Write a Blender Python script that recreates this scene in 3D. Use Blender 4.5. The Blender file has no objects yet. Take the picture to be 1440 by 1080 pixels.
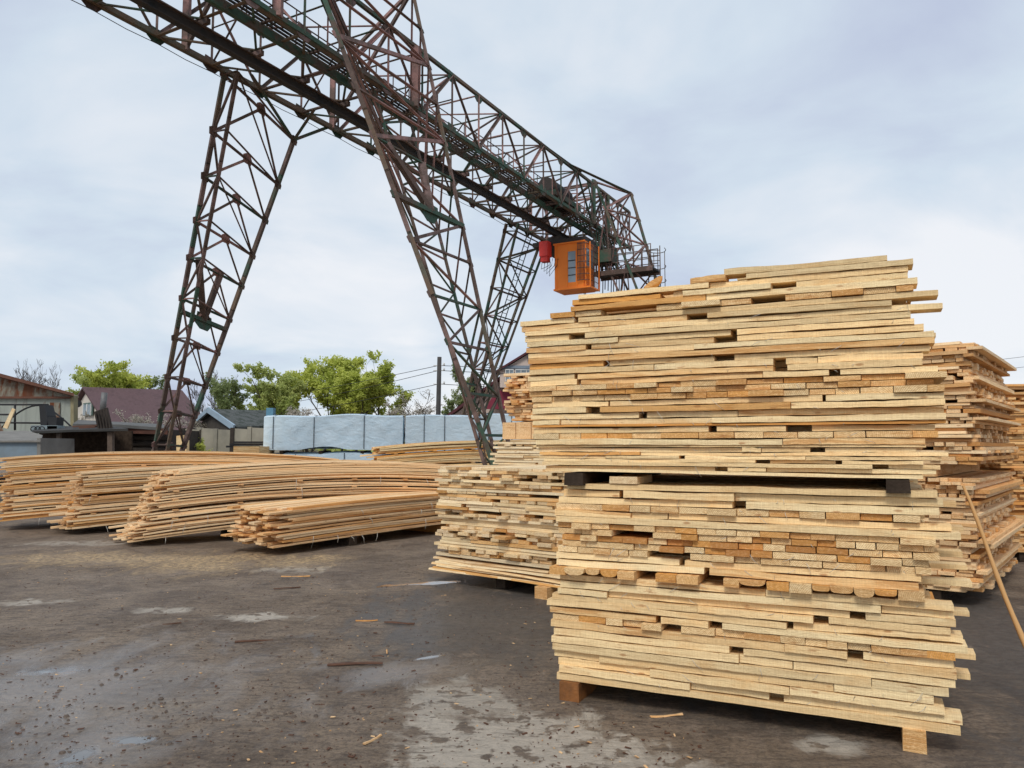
import bpy, math, random
import numpy as np
from mathutils import Vector, noise as mnoise
R = math.radians
S = bpy.context.scene
COL = S.collection
# ---------------------------------------------------------------- camera
CAMH, HOR, F = 1.6, 628.0, 1080.0        # eye height, horizon row, focal length in pixels of the 1440 px wide photo
PITCH = math.atan((HOR-540)/F)
cd = bpy.data.cameras.new('camera'); cam = bpy.data.objects.new('camera', cd); COL.objects.link(cam)
cd.sensor_width = 36; cd.lens = 36*F/1440; cd.clip_end = 3000; cd.clip_start = .05
cam.location = (0, 0, CAMH); cam.rotation_euler = (math.pi/2+PITCH, 0, 0)
S.camera = cam
# ---------------------------------------------------------------- light
SUN_EL, SUN_AZ = 48, 200                 # behind the camera, a little to its left
w = bpy.data.worlds.new('World'); S.world = w; w.use_nodes = True
nt = w.node_tree; N = nt.nodes; Lk = nt.links
bg = N['Background']
sky = N.new('ShaderNodeTexSky'); sky.sky_type = 'NISHITA'; sky.sun_disc = False
sky.sun_elevation = R(SUN_EL); sky.sun_rotation = R(SUN_AZ)
tc = N.new('ShaderNodeTexCoord')
sep = N.new('ShaderNodeSeparateXYZ'); Lk.new(tc.outputs['Generated'], sep.inputs[0])
def wmath(op, a, b=None, clamp=False):
    m = N.new('ShaderNodeMath'); m.operation = op; m.use_clamp = clamp
    for i, v in enumerate((a, b)):
        if v is None: continue
        if isinstance(v, (int, float)): m.inputs[i].default_value = v
        else: Lk.new(v, m.inputs[i])
    return m.outputs[0]
# project the view direction on a flat cloud deck
zc = wmath('ADD', wmath('MAXIMUM', sep.outputs[2], 0.0), 0.22)
cx = wmath('DIVIDE', sep.outputs[0], zc); cy = wmath('DIVIDE', sep.outputs[1], zc)
comb = N.new('ShaderNodeCombineXYZ'); Lk.new(cx, comb.inputs[0]); Lk.new(cy, comb.inputs[1])
def wnoise(scale, det, rough, off):
    mp = N.new('ShaderNodeMapping'); mp.inputs['Location'].default_value = off; Lk.new(comb.outputs[0], mp.inputs[0])
    n = N.new('ShaderNodeTexNoise'); n.inputs['Scale'].default_value = scale; n.inputs['Detail'].default_value = det
    n.inputs['Roughness'].default_value = rough; n.inputs['Distortion'].default_value = .5
    Lk.new(mp.outputs[0], n.inputs['Vector']); return n.outputs['Fac']
n1 = wnoise(.55, 5, .5, (3.1, 1.7, 0)); n2 = wnoise(1.7, 6, .55, (7.2, .4, 0))
nmix = wmath('ADD', wmath('MULTIPLY', n1, .68), wmath('MULTIPLY', n2, .32))
def wspot(x0, z0, wdt, amp):       # a broad lighter or heavier part of the cloud deck
    a = wmath('POWER', wmath('SUBTRACT', sep.outputs[0], x0), 2.0); b = wmath('POWER', wmath('SUBTRACT', sep.outputs[2], z0), 2.0)
    return wmath('MULTIPLY', wmath('EXPONENT', wmath('MULTIPLY', wmath('ADD', a, b), -1/wdt)), amp)
nmix = wmath('ADD', nmix, wspot(.48, .20, .014, .20)); nmix = wmath('ADD', nmix, wspot(.44, .43, .035, -.17)); nmix = wmath('ADD', nmix, wspot(-.45, .42, .06, .05))
cr = N.new('ShaderNodeValToRGB'); Lk.new(nmix, cr.inputs[0])
el = cr.color_ramp.elements
el[0].position = .38; el[0].color = (5.0, 5.55, 7.3, 1)
el[1].position = .62; el[1].color = (9.0, 9.2, 9.6, 1)
e = el.new(.50); e.color = (6.7, 7.65, 8.7, 1)
mx = N.new('ShaderNodeMix'); mx.data_type = 'RGBA'; mx.inputs[0].default_value = .93
Lk.new(sky.outputs[0], mx.inputs[6]); Lk.new(cr.outputs[0], mx.inputs[7])
Lk.new(mx.outputs[2], bg.inputs[0]); bg.inputs[1].default_value = .08
sd = bpy.data.lights.new('sun', 'SUN'); sd.energy = 1.5; sd.angle = R(16); sd.color = (1, .955, .88)
so = bpy.data.objects.new('sun', sd); COL.objects.link(so)
az = R(SUN_AZ)
sv = Vector((math.sin(az)*math.cos(R(SUN_EL)), math.cos(az)*math.cos(R(SUN_EL)), math.sin(R(SUN_EL))))
so.rotation_euler = (-sv).to_track_quat('-Z', 'Y').to_euler()
S.view_settings.view_transform = 'Standard'; S.view_settings.look = 'None'
S.view_settings.gamma = 1; S.view_settings.use_curve_mapping = False; S.view_settings.exposure = .33

# ---------------------------------------------------------------- helpers
cp, sp = math.cos(PITCH), math.sin(PITCH)
def ray(px, py):
    x = (px-720)/F; y = (540-py)/F
    return Vector((x, cp-y*sp, sp+y*cp))
def dp(px, py, Y):
    r = ray(px, py); return Vector((0, 0, CAMH))+r*(Y/r.y)
def gp(px, py, z=0):
    r = ray(px, py); return Vector((0, 0, CAMH))+r*((z-CAMH)/r.z)
UP = Vector((0, 0, 1))
def tag(o, label=None, cat=None, group=None, kind=None):
    if label: o['label'] = label
    if cat: o['category'] = cat
    if group: o['group'] = group
    if kind: o['kind'] = kind
    return o
def empty(name, loc, label=None, cat=None, group=None):
    o = bpy.data.objects.new(name, None); COL.objects.link(o); o.location = loc; o.empty_display_size = .3
    return tag(o, label, cat, group)
class MB:
    def __init__(s): s.v = []; s.f = []; s.m = []; s.uv = []; s.t = []; s.smooth = []
    def face(s, idx, mat=0, uv=None, tint=(.5, 0, .5, 0), smooth=False):
        s.f.append(idx); s.m.append(mat); s.uv.extend(uv if uv else [(0, 0)]*len(idx)); s.t.extend([tint]*len(idx)); s.smooth.append(smooth)
    def hexa(s, c, mat=0, tint=(.5, 0, .5, 0)):      # c: 8 corners, bottom four ccw then top four
        b = len(s.v); s.v.extend([tuple(p) for p in c])
        for q in ((0, 3, 2, 1), (4, 5, 6, 7), (0, 1, 5, 4), (1, 2, 6, 5), (2, 3, 7, 6), (3, 0, 4, 7)):
            p = [Vector(c[i]) for i in q]; L = (p[1]-p[0]).length; W = (p[3]-p[0]).length
            s.face([b+i for i in q], mat, [(0, 0), (L, 0), (L, W), (0, W)], tint)
    def box(s, p, X, Y, Z, mat=0, tint=(.5, 0, .5, 0)):   # p = corner, X Y Z = edge vectors
        p, X, Y, Z = map(Vector, (p, X, Y, Z))
        s.hexa([p, p+X, p+X+Y, p+Y, p+Z, p+X+Z, p+X+Y+Z, p+Y+Z], mat, tint)
    def cbox(s, c, sx, sy, sz, rot=0, mat=0, tint=(.5, 0, .5, 0)):
        X = Vector((math.cos(rot), math.sin(rot), 0)); Y = Vector((-math.sin(rot), math.cos(rot), 0))
        s.box(Vector(c)-X*sx/2-Y*sy/2-UP*sz/2, X*sx, Y*sy, UP*sz, mat, tint)
    def poly(s, pts, mat=0, tint=(.5, 0, .5, 0)):
        b = len(s.v); s.v.extend([tuple(p) for p in pts]); s.face(list(range(b, b+len(pts))), mat, None, tint)
    def slab(s, pts, off, mat=0, tint=(.5, 0, .5, 0), uvs=None):       # polygon extruded by off
        off = Vector(off); b = len(s.v); n = len(pts); pts = [Vector(p) for p in pts]
        s.v.extend([tuple(p) for p in pts]); s.v.extend([tuple(p+off) for p in pts])
        X = (pts[1]-pts[0]).normalized(); nn = (pts[1]-pts[0]).cross(pts[2]-pts[0]).normalized(); Y = nn.cross(X)
        uv = [((p-pts[0]).dot(X), (p-pts[0]).dot(Y)) for p in pts]
        s.face(list(range(b, b+n))[::-1], mat, uv[::-1], tint); s.face(list(range(b+n, b+2*n)), mat, uv, tint)
        for i in range(n):
            j = (i+1) % n; L = (pts[j]-pts[i]).length
            s.face([b+i, b+j, b+n+j, b+n+i], mat, [(0, 0), (L, 0), (L, off.length), (0, off.length)], tint)
    def tube(s, pts, r, n=6, mat=0, tint=(.5, 0, .5, 0), cap=True):
        pts = [Vector(p) for p in pts]; rs = r if isinstance(r, (list, tuple)) else [r]*len(pts); rings = []
        for i, p in enumerate(pts):
            d = (pts[min(i+1, len(pts)-1)]-pts[max(i-1, 0)]).normalized()
            a = d.cross(UP if abs(d.z) < .95 else Vector((1, 0, 0))).normalized(); b = d.cross(a)
            base = len(s.v)
            for k in range(n):
                t = 2*math.pi*k/n; s.v.append(tuple(p+(a*math.cos(t)+b*math.sin(t))*rs[i]))
            rings.append(base)
        for i in range(len(pts)-1):
            for k in range(n):
                k2 = (k+1) % n
                s.face([rings[i]+k, rings[i]+k2, rings[i+1]+k2, rings[i+1]+k], mat, None, tint, True)
        if cap:
            s.face([rings[0]+k for k in range(n)][::-1], mat, None, tint); s.face([rings[-1]+k for k in range(n)], mat, None, tint)
    def bar(s, p, q, w, h=None, mat=0, tint=(.5, 0, .5, 0), up=UP):
        h = h or w; p, q = Vector(p), Vector(q); d = (q-p).normalized()
        a = d.cross(up if abs(d.dot(up)) < .97 else Vector((1, 0, .1))).normalized(); b = a.cross(d)
        s.box(p-a*w/2-b*h/2, a*w, (q-p), b*h, mat, tint)
    def angle(s, p, q, w, t=None, mat=0, tint=(.5, 0, .5, 0), flip=1):      # rolled steel angle
        w *= .68
        t = t or w*.16; p, q = Vector(p), Vector(q); d = (q-p).normalized()
        a = d.cross(UP if abs(d.z) < .95 else Vector((1, 0, 0))).normalized(); b = a.cross(d); a = a*flip
        prof = [(0, 0), (w, 0), (w, t), (t, t), (t, w), (0, w)]
        s.slab([p+a*(x-w*.3)+b*(y-w*.3) for x, y in prof], q-p, mat, tint)
    def build(s, name, mats, parent=None, origin=None):
        me = bpy.data.meshes.new(name); v = s.v
        if origin is not None:
            ox, oy, oz = origin; v = [(a-ox, b-oy, c-oz) for a, b, c in v]
        me.from_pydata(v, [], s.f)
        if not isinstance(mats, (list, tuple)): mats = [mats]
        for m in mats: me.materials.append(m)
        n = len(me.loops)
        me.polygons.foreach_set('material_index', s.m); me.polygons.foreach_set('use_smooth', s.smooth)
        u = me.uv_layers.new(name='UVMap'); u.data.foreach_set('uv', np.array(s.uv, dtype=np.float32).ravel())
        ca = me.color_attributes.new('tint', 'FLOAT_COLOR', 'CORNER'); ca.data.foreach_set('color', np.array(s.t, dtype=np.float32).ravel())
        me.update()
        o = bpy.data.objects.new(name, me); COL.objects.link(o)
        if parent is not None:
            o.parent = parent
            pl = Vector(parent.location); g = parent.parent
            while g is not None: pl += Vector(g.location); g = g.parent
            o.location = (Vector(origin) if origin is not None else Vector((0, 0, 0)))-pl
        elif origin is not None: o.location = origin
        return o

# ---------------------------------------------------------------- materials
class NT:
    def __init__(s, name):
        s.m = bpy.data.materials.new(name); s.m.use_nodes = True; s.t = s.m.node_tree; s.b = s.t.nodes['Principled BSDF']
    def n(s, typ, **kw):
        x = s.t.nodes.new('ShaderNode'+typ)
        for k, v in kw.items(): setattr(x, k, v)
        return x
    def set(s, sock, v):
        if hasattr(v, 'is_output') or isinstance(v, bpy.types.NodeSocket): s.t.links.new(v, sock)
        elif isinstance(v, (tuple, list)) and len(v) == 3 and sock.type == 'RGBA': sock.default_value = (*v, 1)
        else: sock.default_value = v
    def math(s, op, a, b=0, clamp=False):
        x = s.n('Math', operation=op, use_clamp=clamp); s.set(x.inputs[0], a); s.set(x.inputs[1], b); return x.outputs[0]
    def mix(s, f, a, b, blend='MIX'):
        x = s.n('Mix', data_type='RGBA', blend_type=blend); s.set(x.inputs[0], f); s.set(x.inputs[6], a); s.set(x.inputs[7], b); return x.outputs[2]
    def vec(s, v, scale=(1, 1, 1), loc=(0, 0, 0), rot=(0, 0, 0)):
        x = s.n('Mapping'); s.set(x.inputs[0], v); x.inputs['Scale'].default_value = scale; x.inputs['Location'].default_value = loc; x.inputs['Rotation'].default_value = rot; return x.outputs[0]
    def noise(s, v, scale, det=4, rough=.55, dist=0):
        x = s.n('TexNoise'); s.set(x.inputs['Vector'], v); x.inputs['Scale'].default_value = scale; x.inputs['Detail'].default_value = det
        x.inputs['Roughness'].default_value = rough; x.inputs['Distortion'].default_value = dist; return x.outputs['Fac']
    def ramp(s, f, *stops):
        x = s.n('ValToRGB'); s.set(x.inputs[0], f); e = x.color_ramp.elements
        while len(e) < len(stops): e.new(.5)
        for i, (p, c) in enumerate(stops):
            e[i].position = p; e[i].color = (c, c, c, 1) if isinstance(c, (int, float)) else (*c, 1)
        return x.outputs[0]
    def bump(s, h, strength=.3, dist=.02, normal=None):
        x = s.n('Bump'); x.inputs['Strength'].default_value = strength; x.inputs['Distance'].default_value = dist; s.set(x.inputs['Height'], h)
        if normal is not None: s.set(x.inputs['Normal'], normal)
        return x.outputs[0]
    def obj(s): return s.n('TexCoord').outputs['Object']
    def fin(s, col=None, rough=None, bump=None, metal=None, spec=None):
        if col is not None: s.set(s.b.inputs['Base Color'], col)
        if rough is not None: s.set(s.b.inputs['Roughness'], rough)
        if bump is not None: s.set(s.b.inputs['Normal'], bump)
        if metal is not None: s.set(s.b.inputs['Metallic'], metal)
        if spec is not None: s.set(s.b.inputs['Specular IOR Level'], spec)
        return s.m

def wood_mat(name, pale, orange, red, white):
    """sawn softwood: tint.r brightness, tint.g 0 pale > .5 orange > 1 red brown, tint.b seed, alpha 1 on end grain"""
    M = NT(name); at = M.n('Attribute', attribute_name='tint'); sc = M.n('SeparateColor'); M.set(sc.inputs[0], at.outputs['Color'])
    r, g, b = sc.outputs; end = at.outputs['Alpha']
    uv = M.n('UVMap').outputs[0]; sx = M.n('SeparateXYZ'); M.set(sx.inputs[0], uv)
    cb = M.n('CombineXYZ'); M.set(cb.inputs[0], sx.outputs[0]); M.set(cb.inputs[1], sx.outputs[1]); M.set(cb.inputs[2], M.math('MULTIPLY', b, 41.0)); V = cb.outputs[0]
    grain = M.noise(M.vec(V, (3, 90, 1)), 1, 5, .6, .3)
    saw = M.noise(M.vec(V, (170, 9, 1)), 1, 3, .7)
    blotch = M.noise(M.vec(V, (3.2, 7, 1)), 1, 4, .6)
    base = M.mix(M.ramp(b, (.0, 0.0), (1, 1.0)), pale, white)
    base = M.mix(M.ramp(g, (.12, 0), (.55, 1)), base, orange)
    base = M.mix(M.ramp(g, (.6, 0), (1, 1)), base, red)
    base = M.mix(M.math('MULTIPLY', M.ramp(blotch, (.52, 0), (.72, 1)), .42), base, orange)
    # remains of bark and resin along the wane
    bark = M.noise(M.vec(V, (5, 26, 1), (3, 5, 8)), 1, 5, .65)
    base = M.mix(M.math('MULTIPLY', M.ramp(bark, (.64, 0), (.70, 1)), .6), base, red)
    # boards cut near the bark carry ragged orange-brown streaks
    st = M.noise(M.vec(V, (1.6, 24, 1), (8, 2, 5)), 1, 6, .7, .5)
    base = M.mix(M.math('MULTIPLY', M.math('MULTIPLY', M.ramp(st, (.50, 0), (.57, 1)), M.ramp(g, (.14, 0), (.2, 1))), .62), base, M.mix(blotch, red, orange))
    # knots
    vo = M.n('TexVoronoi', feature='F1'); M.set(vo.inputs['Vector'], M.vec(V, (4.5, 14, 1))); vo.inputs['Scale'].default_value = 1
    base = M.mix(M.math('MULTIPLY', M.ramp(vo.outputs['Distance'], (.06, 1), (.13, 0)), .65), base, red)
    col = M.mix(M.math('MULTIPLY', M.ramp(grain, (.34, 1), (.56, 0)), .34), base, (.44, .24, .09))
    col = M.mix(M.math('MULTIPLY', M.ramp(saw, (.40, 1), (.6, 0)), .17), col, (.35, .2, .09))
    # end grain rings
    wv = M.n('TexWave', wave_type='RINGS', rings_direction='Z'); ec = M.n('CombineXYZ'); M.set(ec.inputs[0], M.math('ADD', sx.outputs[0], M.math('MULTIPLY', M.math('SUBTRACT', b, .6), .35))); M.set(ec.inputs[1], M.math('ADD', sx.outputs[1], M.math('MULTIPLY', M.math('FRACT', M.math('MULTIPLY', b, 7.3)), .16))); M.set(wv.inputs['Vector'], ec.outputs[0]); wv.inputs['Scale'].default_value = 34
    wv.inputs['Distortion'].default_value = 2; wv.inputs['Detail'].default_value = 2
    ecol = M.mix(M.math('MULTIPLY', M.ramp(wv.outputs['Fac'], (.35, 0), (.9, 1)), .5), base, (.52, .25, .08))
    en = M.noise(M.vec(V, (70, 70, 1)), 1, 5, .7); ecol = M.mix(M.math('MULTIPLY', M.ramp(en, (.38, 1), (.6, 0)), .4), ecol, (.42, .22, .08)); ecol = M.mix(M.math('MULTIPLY', M.ramp(en, (.5, 0), (.7, 1)), .3), ecol, (.88, .68, .42))
    col = M.mix(end, col, ecol)
    hs = M.n('HueSaturation'); M.set(hs.inputs['Color'], col); M.set(hs.inputs['Value'], M.math('ADD', M.math('MULTIPLY', r, .50), .78))
    h = M.math('ADD', M.math('MULTIPLY', grain, .5), M.math('MULTIPLY', saw, .5))
    fz = M.noise(M.vec(V, (60, 150, 1)), 1, 3, .7)
    return M.fin(hs.outputs[0], .78, M.bump(M.math('ADD', h, fz), .8, .006), spec=.25)
M_wood = wood_mat('fresh_sawn_wood', (.93, .66, .335), (.76, .36, .085), (.36, .11, .025), (.92, .73, .42))
M_wood2 = wood_mat('seasoned_sawn_wood', (.92, .63, .34), (.72, .35, .10), (.36, .13, .04), (.92, .70, .43))
M_wood3 = wood_mat('pale_grey_sawn_wood', (.90, .69, .39), (.70, .35, .09), (.32, .13, .04), (.92, .77, .52))
M_wood4 = wood_mat('orange_sawn_wood', (.86, .52, .22), (.68, .30, .07), (.33, .12, .03), (.86, .62, .33))

def simple(name, col, rough=.7, var=.25, scale=3, dark=None, bump=0, metal=0, spec=.4):
    M = NT(name); o = M.obj(); n = M.noise(o, scale, 5, .6); d = dark or tuple(c*.5 for c in col)
    c = M.mix(M.math('MULTIPLY', M.ramp(n, (.35, 1), (.65, 0)), var*2, True), col, d)
    return M.fin(c, rough, M.bump(M.noise(o, scale*6, 4), bump, .01) if bump else None, metal, spec)
def steel(name, paint, rust, amt=.5, scale=1.6):
    M = NT(name); o = M.obj(); n = M.noise(o, scale, 6, .65); n2 = M.noise(o, scale*7, 4, .6)
    c = M.mix(M.ramp(n, (.5-amt*.16, 1), (.62-amt*.16, 0)), paint, rust)
    c = M.mix(M.math('MULTIPLY', M.ramp(n2, (.48, 0), (.7, 1)), .4), c, (.04, .037, .032))
    return M.fin(c, .75, M.bump(n2, .3, .01), spec=.3)
ST_green = steel('peeling_green_paint', (.048, .098, .068), (.11, .08, .062), .5)
ST_brown = steel('red_lead_primer', (.20, .130, .115), (.10, .068, .055), .1)
ST_pink = steel('faded_pink_primer', (.34, .19, .17), (.16, .11, .092), .5)
ST_dark = steel('grimy_black_steel', (.022, .024, .027), (.05, .042, .038), .1)
ST_olive = steel('olive_grey_steel', (.115, .112, .085), (.15, .10, .068), .2)
STEELS = [ST_brown, ST_green, ST_pink, ST_dark, ST_olive]
BR, GR, PK, DK, OL = range(5)
M_orange = simple('orange_cab_paint', (.93, .235, .02), .5, .12, 2, (.70, .15, .012))
M_red = simple('red_box_paint', (.70, .05, .04), .5, .1, 3)
M_glass = NT('window_glass').fin((.28, .34, .38), .08, spec=.8)
M_black = simple('black_steel', (.018, .018, .02), .6, .2)
M_bearer = simple('tarred_timber_and_shade', (.062, .044, .032), 1.0, .5, 8, bump=.8, spec=.1)  # the bearers' own black; on the shelter's back wall it paints shade
M_brownbearer = simple('wet_brown_timber', (.30, .115, .03), .6, .45, 9, (.09, .04, .015), bump=.6)
M_white = simple('white_paint', (.75, .75, .73), .6, .1)
M_strap = simple('white_strap', (.62, .58, .50), .5, .05)
M_strapd = simple('dark_strap', (.05, .06, .07), .5, .05)

# ---------------------------------------------------------------- ground
def build_ground():
    xs = np.concatenate([[-900, -400, -200, -100, -60, -35, -22], np.arange(-15, 9, .085), [14, 24, 40, 70, 120, 240, 500, 900]])
    ys = np.concatenate([[-60, -20, -5, 0], np.arange(1.5, 8, .06), np.arange(8, 20, .14), [22, 27, 35, 50, 80, 140, 300, 700, 1500]])
    V = []; nx, ny = len(xs), len(ys)
    for y in ys:
        for x in xs:
            z = 0
            if -14.9 < x < 8.9 and 1.6 < y < 19.8:
                p = Vector((x, y, 0))
                mud = max(0, min(1, .6+1.4*mnoise.noise(Vector((x*.45, y*.45, 8)))))*(1 if x < .5 else .35)
                z = .018*mnoise.noise(p*.5)+.010*mnoise.noise(Vector((x*2.1+y*1.2, y*2.4, 3)))+mud*(.012*mnoise.noise(Vector((x*3+y*2, y*6.5-x*2, 1)))+.009*mnoise.noise(p*9))
            V.append((x, y, z))
    Fc = [(j*nx+i, j*nx+i+1, (j+1)*nx+i+1, (j+1)*nx+i) for j in range(ny-1) for i in range(nx-1)]
    me = bpy.data.meshes.new('ground'); me.from_pydata(V, [], Fc); me.polygons.foreach_set('use_smooth', [True]*len(Fc))
    o = bpy.data.objects.new('ground', me); COL.objects.link(o); tag(o, kind='structure')
    M = NT('muddy_yard_ground'); P = M.obj()
    big = M.noise(P, .28, 4, .55); med = M.noise(P, 1.3, 6, .62, .4); fine = M.noise(P, 14, 6, .7); grit = M.noise(P, 70, 4, .7)
    flat = M.vec(P, (1.2, .6, 1), rot=(0, 0, R(-24))); streak = M.noise(flat, 2.6, 6, .65, .6)
    def blob(px, py, rx, ry, rot=0, edge=.5, nz=None):
        c = gp(px, py)
        v = M.n('VectorMath', operation='SUBTRACT'); M.set(v.inputs[0], P); v.inputs[1].default_value = c
        q = M.vec(v.outputs[0], (1/rx, 1/ry, 0), rot=(0, 0, 0)) if not rot else M.vec(M.vec(v.outputs[0], rot=(0, 0, R(-rot))), (1/rx, 1/ry, 0))
        l = M.n('VectorMath', operation='LENGTH'); M.set(l.inputs[0], q)
        d = M.math('ADD', l.outputs['Value'], M.math('MULTIPLY', M.math('SUBTRACT', nz or streak, .5), 2.6))
        return M.ramp(d, (1-edge, 1), (1, 0))
    def mx(a, b): return M.math('MAXIMUM', a, b)
    c = M.mix(M.ramp(med, (.38, 0), (.62, 1)), (.152, .108, .072), (.292, .218, .148))
    c = M.mix(M.math('MULTIPLY', M.ramp(streak, (.5, 0), (.68, 1)), .55), c, (.34, .265, .20))
    rut = M.noise(M.vec(P, (1.1, 3.4, 1), rot=(0, 0, R(14))), 4.5, 9, .78, .5); crumb = M.noise(P, 34, 6, .8)
    c = M.mix(M.math('MULTIPLY', M.ramp(rut, (.40, 1), (.50, 0)), .62), c, (.060, .043, .033))
    c = M.mix(M.math('MULTIPLY', M.ramp(rut, (.56, 0), (.70, 1)), .55), c, (.38, .30, .235))
    c = M.mix(M.math('MULTIPLY', M.ramp(crumb, (.42, 1), (.5, 0)), .5), c, (.06, .043, .034))
    c = M.mix(M.math('MULTIPLY', M.ramp(crumb, (.56, 0), (.66, 1)), .45), c, (.42, .33, .24))
    # darker wet asphalt around the near stack
    wet = mx(blob(1150, 900, 2.3, 2.4, 0, .4), blob(700, 860, 1.6, 2.3, 0, .5))
    wet = mx(wet, blob(1440, 900, 1.6, 3.5, 0, .4))
    c = M.mix(M.math('MULTIPLY', wet, .8), c, M.mix(M.ramp(fine, (.4, 0), (.62, 1)), (.050, .046, .042), (.105, .096, .086)))
    # sawdust
    dust = mx(blob(300, 790, 1.3, 1.3, 0, .7), mx(blob(170, 785, 2.4, .9, 0, .8), blob(420, 790, .8, .9, 0, .8)))
    dust = M.math('MULTIPLY', dust, M.ramp(fine, (.42, .15), (.62, 1)))
    c = M.mix(M.math('MULTIPLY', dust, .85), c, (.74, .52, .27))
    # dry pale patches
    dry = blob(735, 1050, .80, .60, 0, .35); dry = mx(dry, M.math('MULTIPLY', blob(655, 985, .42, .5, 20, .45), .8))
    dry = mx(dry, blob(372, 868, .52, .22, 8, .5)); dry = mx(dry, M.math('MULTIPLY', blob(235, 858, .35, .2, 0, .6), .8))
    dry = mx(dry, blob(1170, 1048, .26, .16, 0, .5)); dry = mx(dry, M.math('MULTIPLY', blob(110, 765, 1.1, .45, 0, .6), .6))
    dry = mx(dry, M.math('MULTIPLY', blob(35, 848, .4, .22, 0, .6), .8)); dry = mx(dry, M.math('MULTIPLY', blob(410, 802, .6, .3, 0, .6), .5))
    dry = mx(dry, M.math('MULTIPLY', blob(900, 1075, .42, .2, 0, .5), .8))
    spots = M.noise(P, 6.5, 4, .6)
    dry = M.math('MULTIPLY', dry, M.math('MULTIPLY', M.ramp(spots, (.41, .1), (.47, 1)), M.ramp(rut, (.36, .35), (.46, 1))))
    c = M.mix(M.math('MULTIPLY', dry, .9), c, M.mix(M.ramp(fine, (.3, 0), (.7, 1)), (.48, .43, .355), (.70, .62, .51)))
    # grit: pale and dark specks
    c = M.mix(M.math('MULTIPLY', M.ramp(grit, (.62, 0), (.70, 1)), .55), c, (.30, .25, .18))
    c = M.mix(M.math('MULTIPLY', M.ramp(grit, (.30, 1), (.38, 0)), .6), c, (.02, .017, .015))
    # puddles and damp sheen
    pud = mx(blob(62, 945, .26, .16, 0, .8), mx(blob(112, 1066, .10, .13, 0, .5), blob(200, 1042, .15, .07, 10, .5)))
    pud = mx(pud, mx(blob(597, 925, .15, .045, 28, .4), blob(595, 820, .5, .09, 20, .3)))
    damp = mx(blob(60, 970, 1.9, 1.5, 0, .9), mx(blob(110, 1060, .5, .4, 0, .8), blob(560, 945, .7, .35, 25, .8)))
    c = M.mix(M.math('MULTIPLY', damp, .30), c, (.07, .062, .056)); c = M.mix(pud, c, (.035, .031, .028))
    rough = M.math('SUBTRACT', M.math('SUBTRACT', .82, M.math('MULTIPLY', damp, .56)), M.math('MULTIPLY', wet, .15))
    rough = M.math('SUBTRACT', rough, M.math('MULTIPLY', M.ramp(big, (.4, 0), (.6, 1)), .12))
    rough = M.math('MAXIMUM', M.math('SUBTRACT', rough, M.math('MULTIPLY', pud, .8)), .05)
    M.set(M.b.inputs['Coat Weight'], M.math('ADD', M.math('MULTIPLY', M.math('MAXIMUM', damp, pud), .9), M.math('ADD', M.math('MULTIPLY', wet, .18), M.math('MULTIPLY', M.ramp(big, (.45, 0), (.6, 1)), .12)), True))
    M.set(M.b.inputs['Coat Roughness'], M.math('SUBTRACT', .34, M.math('MULTIPLY', pud, .30)))
    h = M.math('ADD', M.math('MULTIPLY', fine, .6), M.math('ADD', M.math('MULTIPLY', grit, .25), M.math('ADD', M.math('MULTIPLY', rut, 1.6), M.math('MULTIPLY', crumb, .5))))
    h = M.math('MULTIPLY', h, M.math('SUBTRACT', 1, M.math('MULTIPLY', pud, .97))); h = M.math('MULTIPLY', h, M.math('SUBTRACT', 1, M.math('MULTIPLY', damp, .55)))
    me.materials.append(M.fin(c, rough, M.bump(h, .85, .035), spec=.5))
build_ground()

# ---------------------------------------------------------------- boards
rnd = random.Random(7)
def board(mb, p, D, Wd, L, W, T, tint, seg=1, warp=0., sag=None, wane=0, rg=rnd, bev=True):
    """sawn board: p start corner, D length dir, Wd width dir, T thickness up; warp bends it, wane makes its edges wander"""
    base = len(mb.v); ph = rg.random()*6.28; sd_ = rg.random()*50
    ts = [i/seg for i in range(seg+1)]
    for i, t in enumerate(ts):
        zz = warp*math.sin(ph+t*4.0)+(sag(t) if sag else 0)
        a = wane*mnoise.noise(Vector((t*L*2.2, sd_, 0))); b = wane*mnoise.noise(Vector((t*L*2.2, sd_+9, 0)))
        tt = T*(1+(.25*mnoise.noise(Vector((t*L*3, sd_, 5))) if wane else 0))
        c0 = p+D*(L*t)+UP*zz
        j = .0015
        lo = wane*.6
        for (x, y) in ((a-lo*.5, 0), (W+b+lo*.5, 0), (W+b-lo*.3, tt), (a+lo*.3, tt)):
            mb.v.append(tuple(c0+Wd*(x+rg.uniform(-j, j))+UP*(y+rg.uniform(-j, j))))
    u0 = rg.random()*30; v0 = rg.random()*5; cum = [0, W, W+T, 2*W+T, 2*W+2*T]
    for i in range(seg):
        b0 = base+4*i; b1 = b0+4
        for k in range(4):
            k2 = (k+1) % 4
            mb.face([b0+k, b1+k, b1+k2, b0+k2] if False else [b0+k, b0+k2, b1+k2, b1+k], 0,
                    [(u0+ts[i]*L, v0+cum[k]), (u0+ts[i]*L, v0+cum[k+1]), (u0+ts[i+1]*L, v0+cum[k+1]), (u0+ts[i+1]*L, v0+cum[k])], tint)
    te = (tint[0], tint[1], tint[2], 1)
    mb.face([base+3, base+2, base+1, base], 0, [(0, T), (W, T), (W, 0), (0, 0)], te)
    e_ = base+4*seg; mb.face([e_, e_+1, e_+2, e_+3], 0, [(0, 0), (W, 0), (W, T), (0, T)], te)
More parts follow.
